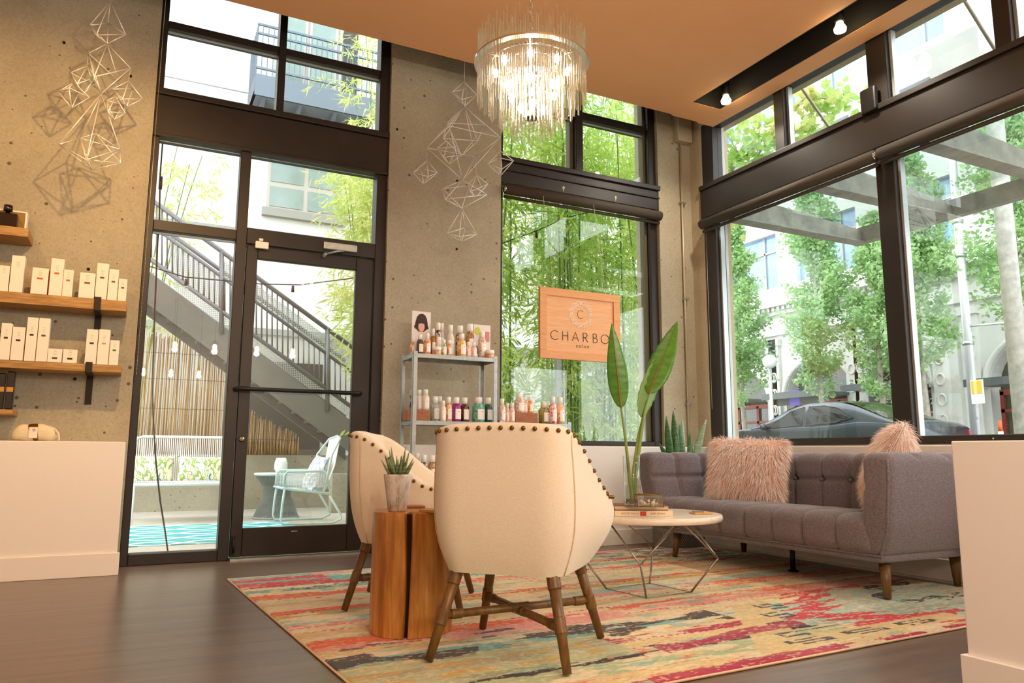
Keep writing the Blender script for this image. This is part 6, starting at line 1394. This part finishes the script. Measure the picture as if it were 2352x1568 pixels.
# ground floor wall with arched openings
edges = sorted(arches); prev = 26.0
gz1 = 5.3
for (yc, hwid, crown) in sorted(arches, reverse=True):
    MB().box((FX_, yc+hwid, GZ), (FX_+.8, prev, gz1)).build('pier_wall', M_stone, OB); prev = yc-hwid
    spr = crown-hwid*.9; poly = [(FX_, yc-hwid, gz1), (FX_, yc-hwid, spr)]+[(FX_, yc-hwid*cos(pi*k/20), spr+hwid*.9*sin(pi*k/20)) for k in range(21)]+[(FX_, yc+hwid, gz1)]
    MB().ext(poly, (.8, 0, 0)).build('arch_wall', M_stone, OB, flip=True)
    MB().tube([(FX_-.02, yc-(hwid+.12)*cos(pi*k/20), spr+(hwid*.9+.12)*sin(pi*k/20)) for k in range(21)], .10, 6).build('arch_moulding', M_stone, OB)
    sh_ = MB().box((FX_+.5, yc-hwid, GZ), (FX_+.55, yc+hwid, crown)).build('shopfront', M_shop, OB)
    for u in (-.97, -.35, .35, .97): MB().box((FX_+.42, yc+hwid*u-.06, GZ), (FX_+.5, yc+hwid*u+.06, spr-.1)).build('timber_post', M_redfr, sh_)
    MB().box((FX_+.42, yc-hwid, spr-.2), (FX_+.5, yc+hwid, spr-.05)).build('timber_rail', M_redfr, sh_); MB().box((FX_+.42, yc-hwid, 2.0), (FX_+.5, yc+hwid, 2.1)).build('timber_rail', M_redfr, sh_)
    MB().box((FX_-1.3, yc-hwid*.95, spr+.0), (FX_-.01, yc+hwid*.95, spr+.10)).build('marquee', M_awn, OB); MB().box((FX_-1.35, yc-hwid*.95, spr-.05), (FX_-1.3, yc+hwid*.95, spr+.16)).build('marquee_edge', M_awn, OB)
    for sg in (-1, 1):
        yp = yc+sg*(hwid+.42); MB().box((FX_-.14, yp-.24, GZ), (FX_, yp+.24, gz1-.25)).build('pilaster', M_stone, OB); MB().box((FX_-.20, yp-.30, gz1-.40), (FX_, yp+.30, gz1-.15)).build('capital', M_stone, OB); MB().box((FX_-.2, yp-.3, GZ), (FX_, yp+.3, GZ+.5)).build('plinth', M_stone, OB)
        for j in range(5):
            MB().tube([(FX_-.15, yp+.13*cos(2*pi*k/12), 1.2+.62*j+.17*sin(2*pi*k/12)) for k in range(12)], .035, 5, closed=True).build('roundel', M_stone, OB)
MB().box((FX_, 2.0, GZ), (FX_+.8, prev, gz1)).build('pier_wall', M_stone, OB)
for z, d, h in ((5.3, .12, .22), (5.52, .04, .55), (6.07, .22, .14), (6.36, .45, .22)): MB().box((FX_-d, 2.0, z), (FX_+.8, 26.0, z+h)).build('cornice', M_stone, OB)
for k in range(96): y = 2.1+23.8*k/95; MB().box((FX_-.34, y-.07, 6.21), (FX_, y+.07, 6.36)).build('dentil', M_stone, OB)
zfl = [(6.58, 9.9), (9.9, 13.3), (13.3, 16.7), (16.7, 20.1)]
MB().box((FX_+.25, 2.0, 6.4), (FX_+1.0, 26.0, 20.4)).build('upper_wall', M_stone, OB)
for fi, (z0, z1) in enumerate(zfl):
    MB().box((FX_-.02, 2.0, z1-.55), (FX_+.25, 26.0, z1)).build('spandrel', M_stone, OB); MB().box((FX_-.02, 2.0, z0), (FX_+.25, 26.0, z0+.62)).build('spandrel', M_stone, OB)
    for yc in (4.0, 7.65, 11.3, 14.95, 18.6, 22.25):
        MB().box((FX_-.02, yc+1.35, z0+.62), (FX_+.25, yc+2.28, z1-.55)).build('wall_pier', M_stone, OB)
        w = MB().box((FX_+.20, yc-1.35, z0+.62), (FX_+.25, yc+1.35, z1-.55)).build('window', M_bluegl, OB)
        for u in (-.45, .45): MB().box((FX_+.14, yc+1.35*u-.035, z0+.62), (FX_+.2, yc+1.35*u+.035, z1-.55)).build('glazing_bar', M_wfr, w)
        MB().box((FX_+.14, yc-1.35, z1-1.25), (FX_+.2, yc+1.35, z1-1.18)).build('glazing_bar', M_wfr, w)
a_, b_ = onp(2112, 135, 0, 21.2), onp(2312, 75, 0, 21.2)
MB().ext([(FX_-.02, a_.y, a_.z+.25), (20.9, a_.y, a_.z+.25), (20.9, a_.y, a_.z), (FX_-.02, a_.y, a_.z-.75)], (0, b_.y-a_.y, 0)).build('window_tray', M_stone, OB, flip=True)
# shop lettering
def sign_x(nm, s_, size, y, z, m, x, par): return text(nm, s_, size, face_m((x, y, z), (0, -1, 0), (0, 0, 1)), m, par, depth=.01)
M_signb = mat('shop_sign_black', '#1c1e1c', .5); M_pale = mat('sign_lettering_pale', '#e2ddcc', .6)
p = onp(2045, 905, 0, FX_-1.0); s_ = thing('shop_sign', 'black hanging shop sign lettered ALCHEMY under the marquee', 'sign', (p.x, p.y, p.z-.25)); MB().box((p.x, p.y-.75, p.z-.28), (p.x+.08, p.y+.75, p.z+.28)).build('board', M_signb, s_); sign_x('lettering', 'ALCHEMY', .24, p.y+.02, p.z+.08, M_pale, p.x-.012, s_); sign_x('lettering', 'COLLECTIONS', .11, p.y+.02, p.z-.14, M_pale, p.x-.012, s_)
p = onp(1820, 914, 0, FX_-1.0); s_ = thing('shop_banner', 'dark shop banner with a purple panel under the left marquee', 'sign', (p.x, p.y, p.z-.25)); MB().box((p.x, p.y-1.3, p.z-.24), (p.x+.08, p.y+.75, p.z+.24)).build('board', mat('banner_brown', '#4c473e', .7), s_); MB().box((p.x-.01, p.y-.33, p.z-.27), (p.x-.001, p.y+.12, p.z+.27)).build('purple_panel', mat('purple_panel', '#6a52c8', .6), s_); sign_x('lettering', 'ALCHEMY', .13, p.y+.43, p.z+.04, M_pale, p.x-.012, s_)
p = onp(2136, 922, 0, FX_+.3); sign_x('house_number', '2029', .27, p.y, p.z, M_pale, FX_+.30, OB); MB().box((FX_+.32, p.y-.45, p.z-.28), (FX_+.36, p.y+.45, p.z+.28)).build('number_board', M_signb, OB)
# glassy blue block further up the street
GB2 = thing('glass_office_block', 'blue glass and white office block further up the street', 'building', (24, 34, GZ)); MB().box((FX_+.2, 26.3, GZ), (FX_+6, 52, 24)).build('wall', mat('white_panel', '#dfe2e4', .8), GB2)
for i in range(6):
    for j in range(5):
        y = 27.0+4.1*i; z = 5.4+3.5*j; w = MB().box((FX_+.1, y, z), (FX_+.2, y+3.4, z+2.3)).build('window', M_bluegl, GB2); MB().box((FX_+.05, y+1.65, z), (FX_+.1, y+1.72, z+2.3)).build('glazing_bar', M_wfr, w)
# ---------------------------------------------------------------- street furniture
M_galv = mat('pale_galvanised', '#d3d6d4', .45, .4)
x_ = 16.5; p0, p1 = onp(2236, 985, 0, x_), onp(2203, 500, 0, x_); LP = thing('street_lamp_pole', 'white steel pole with a side lamp and yellow push button sign', 'pole', (p0.x, p0.y, GZ-.1)); yy = (p0.y+p1.y)/2
MB().cyl((x_, yy, GZ-.1), (x_, yy, 9.5), .10, .08, 14).build('pole', M_galv, LP); zl = onp(2215, 750, 0, x_).z
MB().tube([(x_, yy, zl), (x_, yy-1.0, zl-.06), (x_, yy-1.05, zl-.08)], .025, 6).build('arm', M_galv, LP); MB().lathe([(.14, -.42), (.17, -.36), (.10, -.22), (.04, -.02), (.03, 0)], 14, (x_, yy-1.05, zl-.06)).build('lamp_head', M_galv, LP)
zs_ = onp(2240, 905, 0, x_).z; MB().box((x_-.13, yy-.32, zs_-.22), (x_-.10, yy-.05, zs_+.30)).build('plate', mat('plate_white', '#eeeeea', .6), LP); MB().box((x_-.14, yy-.30, zs_-.0), (x_-.131, yy-.07, zs_+.28)).build('yellow_panel', mat('sign_yellow', '#f2b632', .6), LP)
for z in (3.2, 5.2, 6.0): MB().cyl((x_, yy, z), (x_, yy, z+.08), .115, .115, 14).build('clamp', M_steel, LP)
x_ = 10.4; p0 = onp(2335, 800, 0, x_); UP = thing('utility_pole', 'thick weathered grey utility pole at the right', 'pole', (x_, p0.y, .34)); MB().cyl((x_, p0.y, .34), (x_, p0.y, 9),   .118, .105, 18).build('shaft', mat('weathered_pole', '#b6b5ad', .8, var=.25, vscale=9), UP)
x_ = 17.8; p0 = onp(1768, 830, 0, x_); GL_ = thing('globe_lamp', 'white globe street lamp beside the left trees', 'lamp', (x_, p0.y, GZ)); MB().sphere((x_, p0.y, p0.z), .22, 18, 12).build('globe', M_wh, GL_); MB().cyl((x_, p0.y, GZ), (x_, p0.y, p0.z-.2), .06, .05, 12).build('post', M_galv, GL_)
x_ = 16.9; p0 = onp(2298, 985, 0, x_); CO = thing('traffic_cone', 'orange and white traffic cone across the street', 'cone', (x_, p0.y, GZ-.1)); z9 = onp(2298, 965, 0, x_).z; MB().box((x_-.18, p0.y-.18, GZ-.1), (x_+.18, p0.y+.18, GZ-.06)).build('base', mat('cone_orange', '#f0682a', .6), CO)
zz = GZ-.06; st = (z9-zz)/5
for k in range(5): MB().cyl((x_, p0.y, zz+st*k), (x_, p0.y, zz+st*(k+1)), .13-.02*k, .11-.02*k, 16).build('band', MATS['cone_orange'] if k % 2 == 0 else M_wh, CO)
# ---------------------------------------------------------------- street trees
M_maple = leafmat('maple_leaf', '#86b66c', '#b0d294', '#d6e6ba', .9); M_maple2 = leafmat('maple_leaf_near', '#7fb256', '#a9cb74', '#e3c58e', .8); M_trunk = mat('pale_bark', '#9d9688', .9, var=.25, vscale=8)
def maple(px_, x, zlo, zhi, rad, label, n, seed, size=(.08, .15)):
    r = np.random.RandomState(seed); y = onp(px_, 900, 0, x).y; t = thing('street_tree', label, 'tree', (x, y, GZ), group='young maple trees across the street')
    MB().tube([(x, y, GZ-.1), (x+.03, y, zlo*.6), (x, y+.05, zlo+.5), (x, y, zhi*.7), (x, y, zhi*.97)], [.11, .09, .075, .045, .01], 9).build('trunk', M_trunk, t); Ps = []; Ds = []
    for b in range(110):
        f = r.rand()**.85; z = zlo+(zhi-zlo)*f; a = r.uniform(0, 2*pi); L = rad*(1-f)**.55*r.uniform(.55, 1.05)*(.35+.65*min(1, f*5+.35)); d = np.array([cos(a), sin(a), .75+.5*r.rand()]); d /= np.linalg.norm(d[:2]); tip = np.array([x, y, z])+d*L*np.array([1, 1, .8])
        if b < 26: MB().tube([(x, y, z), tuple((np.array([x, y, z])*.4+tip*.6)), tuple(tip)], [.022, .012, .004], 5).build('branch', M_trunk, t)
        k = n//110; s = r.uniform(.12, 1.05, (k, 1))**.8; p = np.array([x, y, z])+(tip-np.array([x, y, z]))*s+r.normal(0, .13*rad/1.6, (k, 3)); Ps.append(p); Ds.append(unit(d[None]*.4+r.normal(0, .6, (k, 3))+np.array([[0, 0, -.15]])))
    P_ = np.concatenate(Ps); D_ = np.concatenate(Ds); m_ = len(P_); Nn = unit(np.array([[0, 0, 1.0]])+r.normal(0, .45, (m_, 3))); Nn = unit(Nn-D_*np.sum(Nn*D_, 1)[:, None]); sz = r.uniform(*size, m_)
    leaves_mesh('foliage', P_, D_, Nn, sz, sz*.45, M_maple, t)['kind'] = 'stuff'
maple(1706, 18.6, 2.4, 8.6, 1.25, 'leafy maple nearest the left jamb of the street window', 11000, 1)
maple(1888, 18.6, 2.5, 9.4, 1.45, 'leafy maple rising above the parked car roof', 14000, 2)
maple(2028, 19.0, 2.3, 7.6, 1.15, 'leafy maple partly hidden by the street window mullion', 9000, 3)
maple(2125, 17.6, 2.5, 8.4, 1.25, 'leafy maple right of the street window mullion', 11000, 4)
maple(2365, 17.2, 3.4, 8.6, 1.5, 'leafy maple at the right edge behind the utility pole', 8000, 5)
# nearer maple whose boughs cross the transom lights
r = np.random.RandomState(9); NTR = thing('near_maple', 'near maple boughs crossing the street window transoms', 'tree', (8.1, 10.2, GZ)); MB().tube([(8.1, 10.2, GZ-.1), (8.1, 10.1, 2.5), (8.2, 9.7, 4.2), (8.3, 9.2, 6.6)], [.12, .10, .08, .03], 9).build('trunk', M_trunk, NTR); Ps = []; Ds = []
def bough(pts, n, sp):
    V3 = [np.array(p) for p in pts]; MB().tube([tuple(p) for p in V3], [.03, .018, .006][:len(V3)] if len(V3) == 3 else .015, 6).build('bough', M_trunk, NTR)
    for i in range(n):
        s = r.uniform(.1, 1)*(len(V3)-1); j = min(len(V3)-2, int(s)); c = V3[j]+(V3[j+1]-V3[j])*(s-j); p = c+r.normal(0, sp, 3)*np.array([1, 1, .6]); Ps.append(p); Ds.append(r.normal(0, 1, 3)+np.array([0, -.3, -.5]))
def tp(a, b, x): q = onp(a, b, 0, x); return (q.x, q.y, q.z)
bough([(8.2, 9.7, 4.2), tp(1700, 360, 7.9), tp(1660, 290, 7.7)], 420, .34); bough([(8.2, 9.6, 4.3), tp(1760, 330, 8.0), tp(1850, 265, 8.0)], 380, .26); bough([(8.25, 9.4, 5.0), tp(1850, 225, 8.0), tp(1960, 225, 8.1)], 170, .16); bough([(8.2, 9.6, 4.1), tp(1850, 340, 8.2), tp(1985, 290, 8.4)], 170, .15); bough([(8.2, 9.6, 4.6), tp(1700, 430, 8.0), tp(1640, 410, 7.8)], 260, .3)
P_ = np.array(Ps); D_ = unit(np.array(Ds)); m_ = len(P_); Nn = unit(r.normal(0, .7, (m_, 3))+np.array([[0, 0, 1.0]])); sz = r.uniform(.09, .16, m_); leaves_mesh('foliage', P_, D_, Nn, sz, sz*.5, M_maple2, NTR, True)['kind'] = 'stuff'
